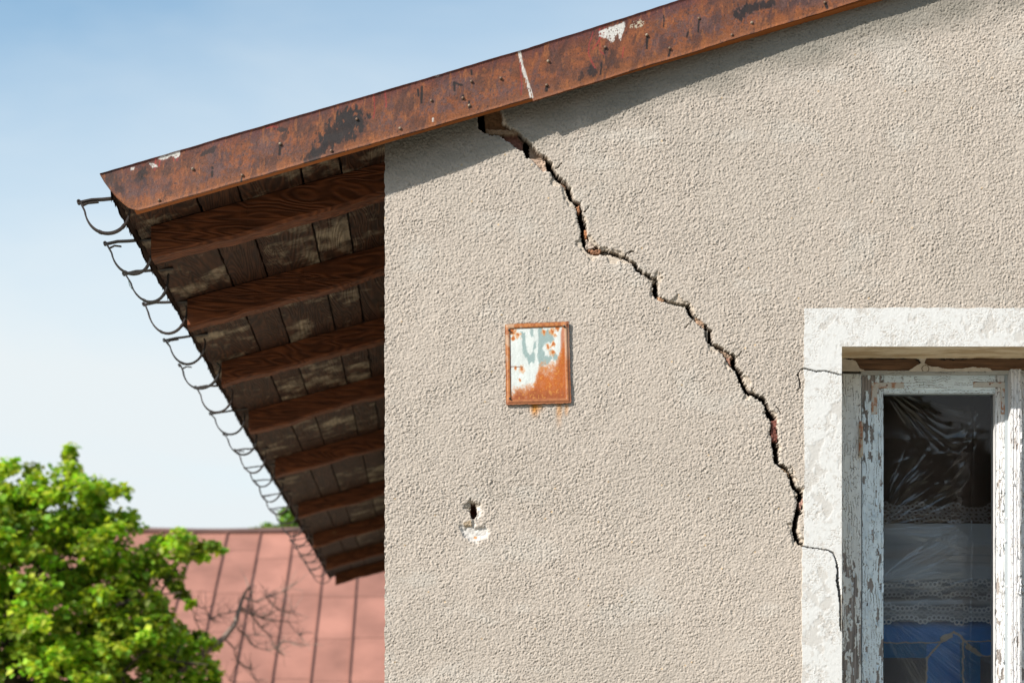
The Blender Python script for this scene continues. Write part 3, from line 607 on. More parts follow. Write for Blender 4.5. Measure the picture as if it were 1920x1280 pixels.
# ---- window surround
def surround():
    xs = axis((SX0, 2.32, 0.0024), (2.32, SX1, 0.02)); zs = axis((SZ0, EYE+0.14, 0.03), (EYE+0.14, SZ1, 0.0024))
    X, Z = np.meshgrid(xs, zs); px = X/S+CX; py = HY-(Z-EYE)/S
    n = fbm(X*9, Z*6, 301, 5, 0.6); n2 = fbm(X*70, Z*70, 302, 4, 0.6); n3 = fbm(X*200, Z*200, 303, 2)
    pm = fbm(X*42, Z*30, 305, 5, 0.62)
    inb = np.minimum(np.minimum(px-1507, np.abs(1578-px)+0*px), np.minimum(py-578, 99+0*py))
    pe = sst(0.53, 0.60, 0.55*n+0.45*pm+0.03*sst(8, 30, np.minimum(px-1507, py-578)) )
    c = np.tile(np.array([0.57, 0.567, 0.557]), X.shape+(1,))*(0.95+0.08*n3)[..., None]
    c = mixc(c, (0.475, 0.455, 0.43), pe*0.85); c = mixc(c, (0.43, 0.40, 0.37), (n2 > 0.66)*0.5)
    f1, f2, idv = worley(X*90+n2*2, Z*90+n*3, 310); ch = ((f2-f1) < 0.07) & (fbm(X*15, Z*15, 311, 3) > 0.50)
    c = mixc(c, (0.38, 0.34, 0.30), ch*0.7)
    h = 0.004+0.0014*n+0.0009*n2+0.0006*n3-0.0011*pe-0.001*ch
    jx = (fbm(px*0.16, py*0.16, 81, 3)-0.5)*6; jy = (fbm(px*0.16+40, py*0.16, 82, 3)-0.5)*6
    low = py > np.interp(px, [1500, 1519, 1537, 1553, 1567, 1580], [1022, 1027, 1029, 1032, 1048, 1180])
    h = h+0.002*low
    for L, w0, w1 in ((HAIR1, 0.7, 1.0), (HAIR2, 0.8, 2.8)):
        dl = ldist(px+jx*0.4, py+jy*0.4, L); wv = np.interp(py, [1030, 1090], [w0, w1]) if L is HAIR2 else w1
        q = dl < wv; h = np.where(q, -0.03, h); c = np.where(q[..., None], np.array([0.07, 0.05, 0.04]), c)
    # outer left edge wanders; the part under the crack sits 4 px further left
    e = (X < SX0+1e-6); X = X+e*((vn(Z*40, Z*0, 320)-0.5)*0.005-0.008*low)
    e = (Z > SZ1-1e-6); Z = Z+e*(vn(X*40, Z*0, 321)-0.5)*0.005
    ei = (np.abs(X-WX0) < 0.0022)
    hole = (X[:-1, :-1] > WX0-0.0013) & (X[1:, 1:] < WX1+0.01) & (Z[1:, 1:] < WZ1+0.0012) & (Z[:-1, :-1] > WZ0-0.01)
    a = Acc(); a.grid(X, -h, Z, c, mask=~hole)
    # rim back to the wall
    for cx_ in (0, -1): a.grid(np.stack([X[:, cx_]]*2), np.stack([-h[:, cx_], 0*h[:, cx_]+0.006]), np.stack([Z[:, cx_]]*2), np.array([.6, .57, .52]), flip=(cx_ == -1))
    a.grid(np.stack([X[-1]]*2), np.stack([-h[-1], 0*h[-1]+0.006]), np.stack([Z[-1]]*2), np.array([.6, .57, .52]))
    # reveals: soffit and sides, 18 cm deep, dirty cream plaster
    R_ = 0.184
    def reveal(f, nu, nv, fl):
        U, V = np.meshgrid(np.linspace(0, 1, nu), np.linspace(0, 1, nv)); Xr, Yr, Zr = f(U, V)
        m = fbm(Xr*8+Zr*8, Yr*30, 330, 5, 0.6); cc = mixc(np.tile(np.array([0.68, 0.56, 0.40]), U.shape+(1,)), (0.50, 0.37, 0.23), sst(0.42, 0.62, m))
        cc = mixc(cc, (0.7, 0.66, 0.6), sst(0.08, 0.0, V)*0.9)
        return a.grid(Xr, Yr, Zr, cc, flip=fl)
    g = 0.0025
    reveal(lambda U, V: (WX0-g+(WX1-WX0+2*g)*U, -0.004+V*(R_+0.004), WZ1+g*0.5+(fbm(U*40, V*6, 331, 3)-0.5)*0.004-0.0045*V*0), 500, 24, True)
    reveal(lambda U, V: (WX0-0.0015+0*U, -0.004+V*(0.5+0.004), WZ0+(WZ1-WZ0)*U), 200, 10, False)
    reveal(lambda U, V: (WX1+0.0+0*U, -0.004+V*(0.5+0.004), WZ0+(WZ1-WZ0)*U), 60, 6, True)
    reveal(lambda U, V: (WX0+(WX1-WX0)*U, -0.004+V*(0.5+0.004), WZ0+0*U), 60, 6, False)
    a.box(SX0-0.03, SX1+0.03, -0.07, 0.0, SZ0-0.05, SZ0+0.02, np.array([0.5, 0.48, 0.45]))
    a.build('window_surround', M_RENDER, HOUSE, smooth=True, label='white painted window surround, flaking and split by hairline cracks')
surround()

# ---- window: frame, two sashes, glass, cover strip, hinge, corner irons
WINDOW = bpy.data.objects.new('window', None); COL.objects.link(WINDOW); WINDOW.parent = HOUSE
WINDOW.location = Vector((2.272, 0.2, WZ0))-ORG[HOUSE.name]; ORG['window'] = Vector((2.272, 0.2, WZ0))
PAINT = np.array([0.74, 0.82, 0.86]); WOOD = np.array([0.27, 0.235, 0.215])
def board(a, x0, x1, z0, z1, yf, th, seed, peel=0.5, vert=True, prof=None, res=0.0018, paint=PAINT, wood=WOOD, peelf=None, flakes=0):
    xs = np.linspace(x0, x1, max(6, int((x1-x0)/res)+1)); zs = axis((z0, z1, res)) if z0 > EYE+0.1 else axis((z0, EYE+0.15, 0.02), (EYE+0.15, z1, res))
    X, Z = np.meshgrid(xs, zs); U, W = (X, Z) if vert else (Z, X)
    wob = (fbm(U*30, W*12, seed+1, 3)-0.5)
    n = fbm(U*55, W*9, seed, 5, 0.6); n2 = fbm(U*160, W*40, seed+2, 3)
    N_ = 95.0; M_ = 26.0
    up = U*N_+1.5*(fbm(U*18, W*16, seed+3, 3)-0.5)+0.9*(fbm(U*40, W*110, seed+4, 3)-0.5)+seed*0.37
    col = np.floor(up); fu = up-col
    rw = W*M_*(0.5+1.0*hsh(col, col*0, seed+7))+9*hsh(col, col*0+1, seed+8)+0.5*(fbm(U*220, W*30, seed+9, 2)-0.5)
    row = np.floor(rw); fr_ = rw-row; idv = hsh(col, row, seed+10); id2 = hsh(row, col, seed+11)
    crk = ((np.minimum(fu, 1-fu)/N_ < 0.0009) & (vn(col*3.1, W*16, seed+12) > 0.54)) | ((np.minimum(fr_, 1-fr_)/M_ < 0.0011) & (id2 > 0.5) & (fbm(U*12, W*8, seed+13, 2) > 0.46))
    pl = peel if peelf is None else peelf(X, Z)
    bare = (0.30*idv+0.72*n) < pl+0.03
    grain = 0.5+1.5*(fbm(U*380, W*7, seed+6, 3)-0.5)
    cp = paint*(0.90+0.14*n2)[..., None]*(0.93+0.12*idv)[..., None]
    cw = wood*(0.45+1.15*grain)[..., None]
    c = np.where(bare[..., None], cw, cp); c = np.where((crk & ~bare)[..., None], wood*0.9, c)
    h = np.where(bare, -0.0006+0.0012*grain, 0.0014+0.0016*idv+0.0006*n2+0.0014*np.abs(fu-0.5)*id2); h = np.where(crk & ~bare, 0.0002, h)
    if prof is not None: h = h+prof((X-x0) if vert else (Z-z0))
    X = X.copy(); X[:, 0] = x0; a.grid(X, yf-h, Z, c)
    a.box(x0, x1, yf+0.0012, yf+th, z0, z1, paint*0.85, skip='f')
    # skirt closing the relief onto the box
    for sl_ in ((slice(None), 0), (slice(None), -1), (0, slice(None)), (-1, slice(None))):
        a.grid(np.stack([X[sl_]]*2), np.stack([(yf-h)[sl_], 0*h[sl_]+yf+0.002]), np.stack([Z[sl_]]*2), np.stack([c[sl_]]*2))
    rng = np.random.RandomState(seed)
    for k in range(flakes):    # curled paint flakes standing off the wood
        fx = rng.uniform(x0+0.006, x1-0.008); fz = rng.uniform(max(z0, EYE+0.2), z1-0.05); wd = rng.uniform(0.005, 0.013); hh_ = rng.uniform(0.012, 0.04)
        U_, V_ = np.meshgrid(np.linspace(0, 1, 4), np.linspace(0, 1, 6)); cu = rng.uniform(0.004, 0.011)
        jag = (np.random.RandomState(seed*7+k).rand(6, 4)-0.5)*0.0025
        Xf = fx+U_*wd*(1-0.45*V_)+jag; Zf = fz-V_*hh_+jag.T.reshape(6, 4)*1.5
        Yf = yf-0.002-cu*V_**1.8-0.003*(U_-0.5)**2*4*0.5
        a.grid(Xf, Yf, Zf, paint*rng.uniform(0.85, 1.05)); a.grid(Xf, Yf+0.0009, Zf, paint*0.6, flip=True)
def pz(py, Y): return EYE+(HY-py)*S*(D+Y)/D
def pxx(px, Y): return (px-CX)*S*(D+Y)/D
MIR = 2.272      # middle of the two-leaf window
def mirror(o, name):
    c = o.copy(); c.data = o.data.copy(); COL.objects.link(c)
    n = len(c.data.vertices); v = np.empty(n*3, np.float32); c.data.vertices.foreach_get('co', v); v = v.reshape(-1, 3)
    wx = v[:, 0]+ORG[o.name].x; v[:, 0] = (2*MIR-wx)-ORG[o.name].x; c.data.vertices.foreach_set('co', v.ravel()); c.data.flip_normals(); c.data.update()
    ORG[c.name] = ORG[o.name]; return c
def window():
    YJ, YS = 0.196, 0.206; zb = WZ0+0.0
    # fixed frame
    a = Acc()
    board(a, WX0, pxx(1614.5, YJ), zb, pz(701, YJ), YJ, 0.08, 400, peelf=lambda X, Z: 0.22+0.26*sst(EYE+0.80, EYE+0.60, Z)+0.04*sst(EYE+1.2, EYE+1.4, Z), paint=np.array([0.76, 0.775, 0.76]), flakes=26)
    zt = pz(699, 0.19)
    board(a, pxx(1614, 0.19), 2*MIR-pxx(1614, 0.19), zt-0.006, zt+0.008, 0.186, 0.05, 402, peel=0.1, vert=False, paint=np.array([.45, .45, .43]))
    a.box(2*MIR-pxx(1614.5, YJ), WX1, YJ, YJ+0.08, zb, WZ1, PAINT*0.8)
    a.box(WX0, WX1, YJ, YJ+0.09, zb-0.002, zb+0.05, PAINT*0.8)
    fr = a.build('frame', M_PAINT, WINDOW, label='grey peeling outer window frame')
    # exposed lintel timber with broken plaster
    l = Acc(); yl = 0.182
    xs = axis((WX0, 2.36, 0.0018), (2.36, WX1, 0.02)); zs = np.linspace(zt+0.004, WZ1+0.003, 36); X, Z = np.meshgrid(xs, zs)
    px = X/(S*(D+yl)/D)+CX; py = HY-(Z-EYE)/(S*(D+yl)/D)
    up = np.interp(px, [1578, 1600, 1640, 1700, 1705, 1722, 1728, 1732, 1740, 1760, 1800, 1840, 1850, 1920, 2300], [671, 669, 671, 671, 668, 673, 683, 683, 668, 672, 672, 669, 666, 671, 671])+(fbm(px*0.15, py*0, 410, 3)-0.5)*5
    lo = np.interp(px, [1578, 1596, 1604, 1612, 1632, 1700, 1712, 1726, 1729, 1733, 1745, 1760, 1766, 1790, 1820, 1856, 1866, 1880, 2300], [671, 673, 676, 690, 697, 697, 689, 681, 681, 681, 686, 687, 691, 692, 687, 690, 697, 697, 697])+(fbm(px*0.12, py*0, 411, 3)-0.5)*4
    wd_ = (py > up) & (py < lo); gr = fbm(X*14, Z*260, 412, 4)
    cp = np.array([0.62, 0.56, 0.49])*(0.8+0.35*fbm(X*60, Z*60, 413, 4))[..., None]
    cw = np.array([0.17, 0.095, 0.055])*(0.4+1.3*gr)[..., None]
    c = np.where(wd_[..., None], cw, cp); dk_ = ((np.abs(py-up) < 1.2) & (py < lo)); c = np.where(dk_[..., None], np.array([.03, .02, .015]), c)
    ring = np.abs(np.hypot(px-1735, py-691)-6.5) < 0.8; c = np.where((ring & ~wd_)[..., None], np.array([.2, .15, .1]), c)
    h = np.where(wd_, -0.010+0.002*gr, 0.0+0.002*fbm(X*50, Z*50, 414, 3))
    l.grid(X, yl-h, Z, c); l.box(WX0, WX1, yl+0.014, yl+0.12, zt+0.004, WZ1+0.003, cp[0, 0], skip='f')
    l.build('lintel', M_PAINT, WINDOW, label='exposed brown lintel timber under broken plaster')
    # sash (left leaf)
    s = Acc(); x0, x1 = pxx(1616.5, YS), pxx(1657, YS); X0r, X1r = pxx(1866, YS), pxx(1894, YS); ztp = pz(702.5, YS); zlow = pz(737, YS)
    bead = lambda w_: (lambda u: -0.006*sst(w_-0.012, w_-0.009, u)+0.003*np.exp(-((u-(w_-0.005))/0.003)**2))
    board(s, x0, x1, zb+0.05, ztp, YS, 0.045, 420, peelf=lambda X, Z: 0.33+0.12*sst(EYE+1.0, EYE+1.2, Z)*(X < x0+0.05)+0.02*np.sin(Z*9)+0.14*sst(EYE+0.35, EYE+0.2, Z), prof=bead(x1-x0), flakes=46)
    board(s, X0r, X1r, zb+0.05, ztp, YS, 0.045, 430, peelf=lambda X, Z: 0.28+0.09*sst(EYE+0.55, EYE+0.3, Z), paint=np.array([.68, .675, .67]), prof=lambda u: -0.006*sst(0.014, 0.010, u), flakes=40)
    board(s, x1, X0r, zlow, ztp, YS, 0.045, 440, peel=0.17, vert=False, prof=lambda u: -0.006*sst(0.018, 0.014, u)+0.002*np.exp(-((u-0.008)/0.004)**2), flakes=0)
    s.box(x1, X0r, YS, YS+0.045, zb+0.05, zb+0.12, PAINT*0.8)
    ls = s.build('sash', M_PAINT, WINDOW, label='left sash of flaking pale blue-white paint')
    rs = mirror(ls, 'sash'); rs.parent = WINDOW; rs['label'] = 'right sash of flaking pale paint'
    # reset mirrored label only if it is really seen; glass
    for sgn in (0, 1):
        g = Acc(); gx0, gx1 = x1-0.004, X0r+0.004
        if sgn: gx0, gx1 = 2*MIR-gx1, 2*MIR-gx0
        U, V = np.meshgrid(np.linspace(gx0, gx1, 24), np.linspace(zb+0.11, zlow+0.004, 60))
        g.grid(U, YS+0.022+0.0006*(fbm(U*6, V*6, 450+sgn, 2)-0.5), V, np.array([1, 1, 1.]))
        g.build('glass_pane', M_GLASS, WINDOW, smooth=True)
    # cover strip between the leaves
    m = Acc(); YM = 0.168
    board(m, pxx(1895, YM), pxx(1915, YM), zb+0.05, pz(692, YM), YM, 0.05, 460, peelf=lambda X, Z: 0.23+0.05*sst(EYE+0.9, EYE+1.3, Z), paint=np.array([.68, .67, .675]), prof=lambda u: -0.004*np.exp(-((u-0.013)/0.002)**2)-0.004*np.exp(-((u-0.026)/0.002)**2)-0.003*sst(0.035, 0.038, u), flakes=14)
    m.box(pxx(1890, YM), pxx(1919, YM), YM+0.03, YM+0.09, zb+0.05, pz(696, YM), PAINT*0.5)
    m.build('cover_strip', M_PAINT, WINDOW, label='grooved cover strip between the two sashes')
    # hinge barrel
    hg = Acc(); cr = lin((226, 212, 190)); X, Y = pxx(1614, 0.185), 0.183
    def hz(y): return pz(y, 0.185)
    for (ya, yb) in ((789, 821), (822.5, 857)):
        zz = np.linspace(hz(yb), hz(ya), 14); rad = [0.0085]*14
        if ya < 800: rad[-1] = 0.003; rad[-2] = 0.007
        else: rad[0] = 0.004; rad[1] = 0.008
        cc = []
        k0 = hg.n; hg.tube([(X, Y, z) for z in zz], rad, cr, 10)
        V = hg.v[-1]; q = fbm(V[:, 0]*90, V[:, 2]*60, 480, 4); c = mixc(np.tile(cr, (len(V), 1)), lin((190, 96, 30)), 0.8*sst(0.56, 0.70, q+0.14*np.exp(-((V[:, 2]-hz(838))/0.02)**2)))
        hg.c[-1] = c
    hg.build('hinge', M_ENAMEL, WINDOW, smooth=True, label='painted pin hinge spotted with rust')
    # corner irons, painted over and rusting
    def iron(L, seed, flip):
        a = Acc(); YI = YS-0.0045
        pts = L; x_ = [p[0] for p in pts]; y_ = [p[1] for p in pts]
        xs = np.arange(pxx(min(x_), YI), pxx(max(x_), YI), 0.0016); zs = np.arange(pz(max(y_), YI), pz(min(y_), YI), 0.0016)
        X, Z = np.meshgrid(xs, zs); k = S*(D+YI)/D; px = X/k+CX; py = HY-(Z-EYE)/k
        ins = sdf(px, py, pts) < 0.3; q = fbm(px*0.12, py*0.12, seed, 4); sd = sdf(px, py, pts)
        c = mixc(np.tile(np.array([.54, .51, .46]), X.shape+(1,)), lin((205, 128, 66)), 0.8*sst(0.52, 0.70, q+0.10*sst(-2.2, -0.2, sd)))
        for (nx, ny) in flip: c = mixc(c, lin((130, 60, 25)), sst(2.2, 1.2, np.hypot(px-nx, py-ny)))
        yv = YI+0*X-0.001*q
        m = ins[:-1, :-1] & ins[1:, 1:] & ins[:-1, 1:] & ins[1:, :-1]
        a.grid(X, yv, Z, c, mask=m); 
        for i in range(len(pts)):
            p, r = pts[i], pts[(i+1) % len(pts)]
            A, B = (pxx(p[0], YI), pz(p[1], YI)), (pxx(r[0], YI), pz(r[1], YI))
            a.raw([(A[0], YI, A[1]), (B[0], YI, B[1]), (B[0], YI+0.005, B[1]), (A[0], YI+0.005, A[1])], [(0, 1, 2, 3)], np.array([.5, .36, .25]))
        return a
    iron([(1634, 717), (1695, 717), (1695, 727), (1645, 727), (1645, 776), (1634, 776)], 490, [(1663, 722)]).build('corner_iron', M_ENAMEL, WINDOW, label='pale corner iron of the left sash, painted over')
    iron([(1825, 716), (1885, 716), (1887, 776), (1877, 776), (1876, 726), (1825, 726)], 491, [(1856, 720), (1881, 744)]).build('corner_iron', M_ENAMEL, WINDOW, label='corner iron with orange rust beside the cover strip')
def glass_mat():
    m, t, o = newmat('window_glass'); tr = nd(t, 'ShaderNodeBsdfTransparent'); tr.inputs[0].default_value = (0.93, 0.95, 0.96, 1)
    gl = nd(t, 'ShaderNodeBsdfGlossy'); gl.inputs['Roughness'].default_value = 0.02; fr = nd(t, 'ShaderNodeFresnel'); fr.inputs[0].default_value = 1.45
    mi = nd(t, 'ShaderNodeMixShader'); t.links.new(fr.outputs[0], mi.inputs[0]); t.links.new(tr.outputs[0], mi.inputs[1]); t.links.new(gl.outputs[0], mi.inputs[2]); t.links.new(mi.outputs[0], o.inputs[0])
    return m
M_GLASS = glass_mat()
window()

# ---- room behind the window
def room():
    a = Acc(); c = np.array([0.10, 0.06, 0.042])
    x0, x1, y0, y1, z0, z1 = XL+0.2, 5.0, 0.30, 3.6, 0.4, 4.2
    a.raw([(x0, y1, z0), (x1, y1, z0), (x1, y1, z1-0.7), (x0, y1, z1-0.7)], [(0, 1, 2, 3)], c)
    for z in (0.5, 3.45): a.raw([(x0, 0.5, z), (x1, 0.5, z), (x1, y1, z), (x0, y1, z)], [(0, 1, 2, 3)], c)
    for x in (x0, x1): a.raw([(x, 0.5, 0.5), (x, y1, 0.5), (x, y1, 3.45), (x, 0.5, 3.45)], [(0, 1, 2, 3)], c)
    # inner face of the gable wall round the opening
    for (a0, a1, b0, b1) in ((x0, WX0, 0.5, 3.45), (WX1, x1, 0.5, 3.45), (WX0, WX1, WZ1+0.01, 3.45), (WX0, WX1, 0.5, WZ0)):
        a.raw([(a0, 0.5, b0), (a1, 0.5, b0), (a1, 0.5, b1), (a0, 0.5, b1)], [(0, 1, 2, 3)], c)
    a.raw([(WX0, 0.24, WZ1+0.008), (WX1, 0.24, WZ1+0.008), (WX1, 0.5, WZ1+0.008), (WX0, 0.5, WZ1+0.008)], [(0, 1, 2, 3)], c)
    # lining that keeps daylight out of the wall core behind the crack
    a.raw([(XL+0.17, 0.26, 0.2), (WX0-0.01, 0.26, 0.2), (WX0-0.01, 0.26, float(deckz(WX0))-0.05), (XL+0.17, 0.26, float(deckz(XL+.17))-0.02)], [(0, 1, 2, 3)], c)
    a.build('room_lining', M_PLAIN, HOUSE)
room()

def curtain():
    Y0 = 0.50; k = S*(D+Y0)/D
    xs = axis((WX0+0.02, 2.5, 0.0017), (2.5, 2.95, 0.003)); zs = axis((EYE-0.3, EYE+0.15, 0.03), (EYE+0.15, pz(981, Y0), 0.0017)); X, Z = np.meshgrid(xs, zs)
    px = X/k+CX; py = HY-(Z-EYE)/k
    c = np.tile(np.array([0.74, 0.80, 0.86]), X.shape+(1,))*(0.85+0.3*fbm(px*0.01, py*0.05, 501, 4))[..., None]
    c = mixc(c, (0.74, 0.69, 0.66), sst(0.45, 0.65, fbm(px*0.008, py*0.025, 502, 3))*0.7)
    # pleats as thin darker lines
    for yy in (1018, 1042, 1056, 1087): c = mixc(c, (0.42, 0.47, 0.54), sst(1.8, 0.4, np.abs(py-yy-2*np.sin(px*0.02)))*0.6*sst(0.35, 0.6, fbm(px*0.01, py*0+yy, 503, 2)))
    # blue cloth with ochre lines below the lace
    low = py > 1164+1.5*np.sin(px*0.03); b1 = np.array([0.12, 0.42, 0.98]); b2 = np.array([0.26, 0.26, 0.27]); b3 = np.array([0.08, 0.34, 0.66])
    cb = np.tile(b1, X.shape+(1,))*(0.8+0.4*fbm(px*0.02, py*0.02, 504, 3))[..., None]
    cb = mixc(cb, b2, ((px < 1737) & (py > 1232)) | ((px > 1838) & (py > 1230)))
    cb = mixc(cb, b3, ((px < 1737) & (py > 1204) & (py <= 1232)) | ((px > 1800) & (px < 1838) & (py > 1204)))
    cb = mixc(cb, (0.20, 0.28, 0.42), sst(1180, 1166, py)*0.8)
    tan = np.array([0.8, 0.68, 0.52])
    for L, wd in (([(1655, 1204), (1765, 1204)], .9), ([(1806, 1202), (1940, 1201)], .9), ([(1838, 1229), (1940, 1229)], .9), ([(1737, 1234), (1765, 1203), (1775, 1190), (1790, 1184), (1802, 1194), (1812, 1204), (1838, 1228)], 1.5), ([(1768, 1197), (1782, 1190)], 5), ([(1815, 1212), (1836, 1226)], 4), ([(1737, 1232), (1737, 1320)], 1.3), ([(1806, 1200), (1807, 1320)], 1.5)):
        dl = ldist(px+(fbm(px*.1, py*.1, 505, 3)-.5)*5, py+(fbm(px*.1, py*.1, 506, 3)-.5)*5, L); cb = mixc(cb, tan, sst(wd+0.8, wd-0.3, dl))
    c = np.where(low[..., None], cb, c)
    lace(px, py, c, (1105, 1150))
    Y = Y0+0.006*(fbm(px*0.012, py*0.02, 508, 3)-0.5)
    a = Acc(); a.grid(X, Y, Z, c); a.grid(X, Y+0.003, Z, c*0.6, flip=True)
    o = a.build('curtain', M_CLOTH, None, smooth=True, org=(2.2, 0.5, EYE-0.3)); tag(o, 'grey-blue net curtain with white lace bands hung low behind the left window pane', 'curtain')
    # lace band stretched across the dark part
    xs = axis((WX0+0.02, 2.5, 0.0016), (2.5, 2.95, 0.0022)); zs = np.arange(pz(982, 0.49), pz(938, 0.49), 0.0016); X, Z = np.meshgrid(xs, zs); k = S*(D+.49)/D; px = X/k+CX; py = HY-(Z-EYE)/k
    c = np.zeros(X.shape+(3,)); m = lace(px, py, c, (962,)); mm = m > 0.35
    a = Acc(); a.grid(X, 0*X+0.49, Z, np.array([0.30, 0.285, 0.28]), mask=mm[:-1, :-1] | mm[1:, 1:])
    o = a.build('lace_band', M_CLOTH, None, org=(2.2, 0.49, pz(962, .49))); tag(o, 'white lace edging strung across the dark upper glass, above the grey curtain', 'lace')
def lace(px, py, c, rows):
    M = np.zeros(px.shape)
    for yr in rows:
        yc = yr+2.0*np.sin(px*0.021+yr)
        per = 68.0; t = ((px-1640+ (yr % 7)*6) % per)/per       # scallop motif every 68 px
        for i in range(8):
            cx = (i+0.5)/8; off = 8+9*math.exp(-((cx-0.5)/0.17)**2)
            for sg in (-1, 1):
                dx = (t-cx)*per; d = np.hypot(dx, py-(yc+sg*off)); M = np.maximum(M, sst(1.9, 0.8, np.abs(d-4.0)))
        M = np.maximum(M, 0.6*sst(2.2, 1.0, np.abs(np.abs(py-yc)-2.4-1.2*np.sin(px*0.55))))
        M = np.maximum(M, 0.25*(np.abs(py-yc) < 7)*(vn(px*0.7, py*0.7, 600) > 0.4))
    dark = 0.45*sst(22, 14, np.abs(py-rows[0]))+(0.45*sst(22, 14, np.abs(py-rows[-1])) if len(rows) > 1 else 0); c[...] = c*(1-np.clip(dark, 0, 0.45))[..., None]
    M = M*(0.55+0.7*fbm(px*0.02, py*0.03, 601, 2)); c[...] = mixc(c, (0.95, 0.95, 0.95), M*1.0)
    return M
curtain()

def film():
    Y0 = 0.40; k = S*(D+Y0)/D
    xs = axis((WX0+0.02, 2.5, 0.0022), (2.5, 2.95, 0.006)); zs = np.arange(EYE+0.1, pz(716, Y0), 0.0022); X, Z = np.meshgrid(xs, zs); px = X/k+CX; py = HY-(Z-EYE)/k
    h = np.zeros(X.shape)
    # creases fanning out from where the sheet is tacked: origin, height, frequency, angle range, reach
    for (cx, cy, A, fr, a0, a1, L, sd) in ((1640, 992, 0.020, 9, -1.25, -0.10, 150, 1), (1640, 992, 0.012, 14, -0.10, 0.25, 230, 7), (1640, 725, 0.010, 12, 0.25, 0.95, 190, 2), (1900, 700, 0.010, 14, 1.75, 2.3, 210, 3), (1636, 1130, 0.017, 30, 0.02, 1.05, 330, 4), (1640, 1092, 0.022, 9, -0.6, 0.05, 170, 5), (1905, 1060, 0.014, 12, 2.7, 3.8, 170, 6)):
        an = np.arctan2(py-cy, px-cx); an = np.where(an < a0-1.0, an+2*math.pi, an); r = np.hypot(px-cx, py-cy)
        m = sst(a0-0.12, a0+0.12, an)*sst(a1+0.12, a1-0.12, an)*sst(L*1.5, L*0.4, r)*sst(10, 60, r)
        rd_ = 1-2*np.abs(fbm(an*fr+(fbm(px*0.012, py*0.012, 690, 2)-0.5)*1.5, r*0.004, 700+sd, 2, 0.45)-0.5)
        h += A*m*rd_*0.65
    h += 0.010*(fbm(px*0.009+py*0.004, py*0.013, 710, 2)-0.5)
    ar = sst(1640, 1700, px)*sst(1870, 1800, px)*sst(960, 900, py)*sst(790, 830, py)
    h += ar*0.0045*(1-2*np.abs(fbm(px*0.014-py*0.008, py*0.036+px*0.006, 711, 2)-0.5))
    h -= 0.002*np.exp(-((px-1819)/1.6)**2)
    h += 0.085*np.where(Z > EYE+0.85, Z-EYE-0.85, 0.45*(Z-EYE-0.85))
    m, t, o = newmat('plastic_film'); tr = nd(t, 'ShaderNodeBsdfTransparent'); tr.inputs[0].default_value = (0.98, 0.98, 0.98, 1)
    gl = nd(t, 'ShaderNodeBsdfGlossy'); gl.inputs['Roughness'].default_value = 0.19; gl.inputs[0].default_value = (0.9, 0.9, 0.9, 1)
    df = nd(t, 'ShaderNodeBsdfDiffuse'); df.inputs[0].default_value = (0.42, 0.26, 0.19, 1)
    fr = nd(t, 'ShaderNodeFresnel'); fr.inputs[0].default_value = 1.55
    mi = nd(t, 'ShaderNodeMixShader'); m2 = nd(t, 'ShaderNodeMixShader'); m2.inputs[0].default_value = 0.17
    ml = nd(t, 'ShaderNodeMath', operation='MULTIPLY'); ml.inputs[1].default_value = 1.6; t.links.new(fr.outputs[0], ml.inputs[0])
    t.links.new(tr.outputs[0], m2.inputs[1]); t.links.new(df.outputs[0], m2.inputs[2])
    t.links.new(ml.outputs[0], mi.inputs[0]); t.links.new(m2.outputs[0], mi.inputs[1]); t.links.new(gl.outputs[0], mi.inputs[2]); t.links.new(mi.outputs[0], o.inputs[0])
    a = Acc(); a.grid(X, Y0-h, Z, np.array([1, 1, 1.]))
    ob = a.build('plastic_sheet', m, None, smooth=True, org=(2.1, Y0, EYE+0.1)); tag(ob, 'crumpled clear plastic sheet stretched behind the left window pane', 'plastic sheet')
film()

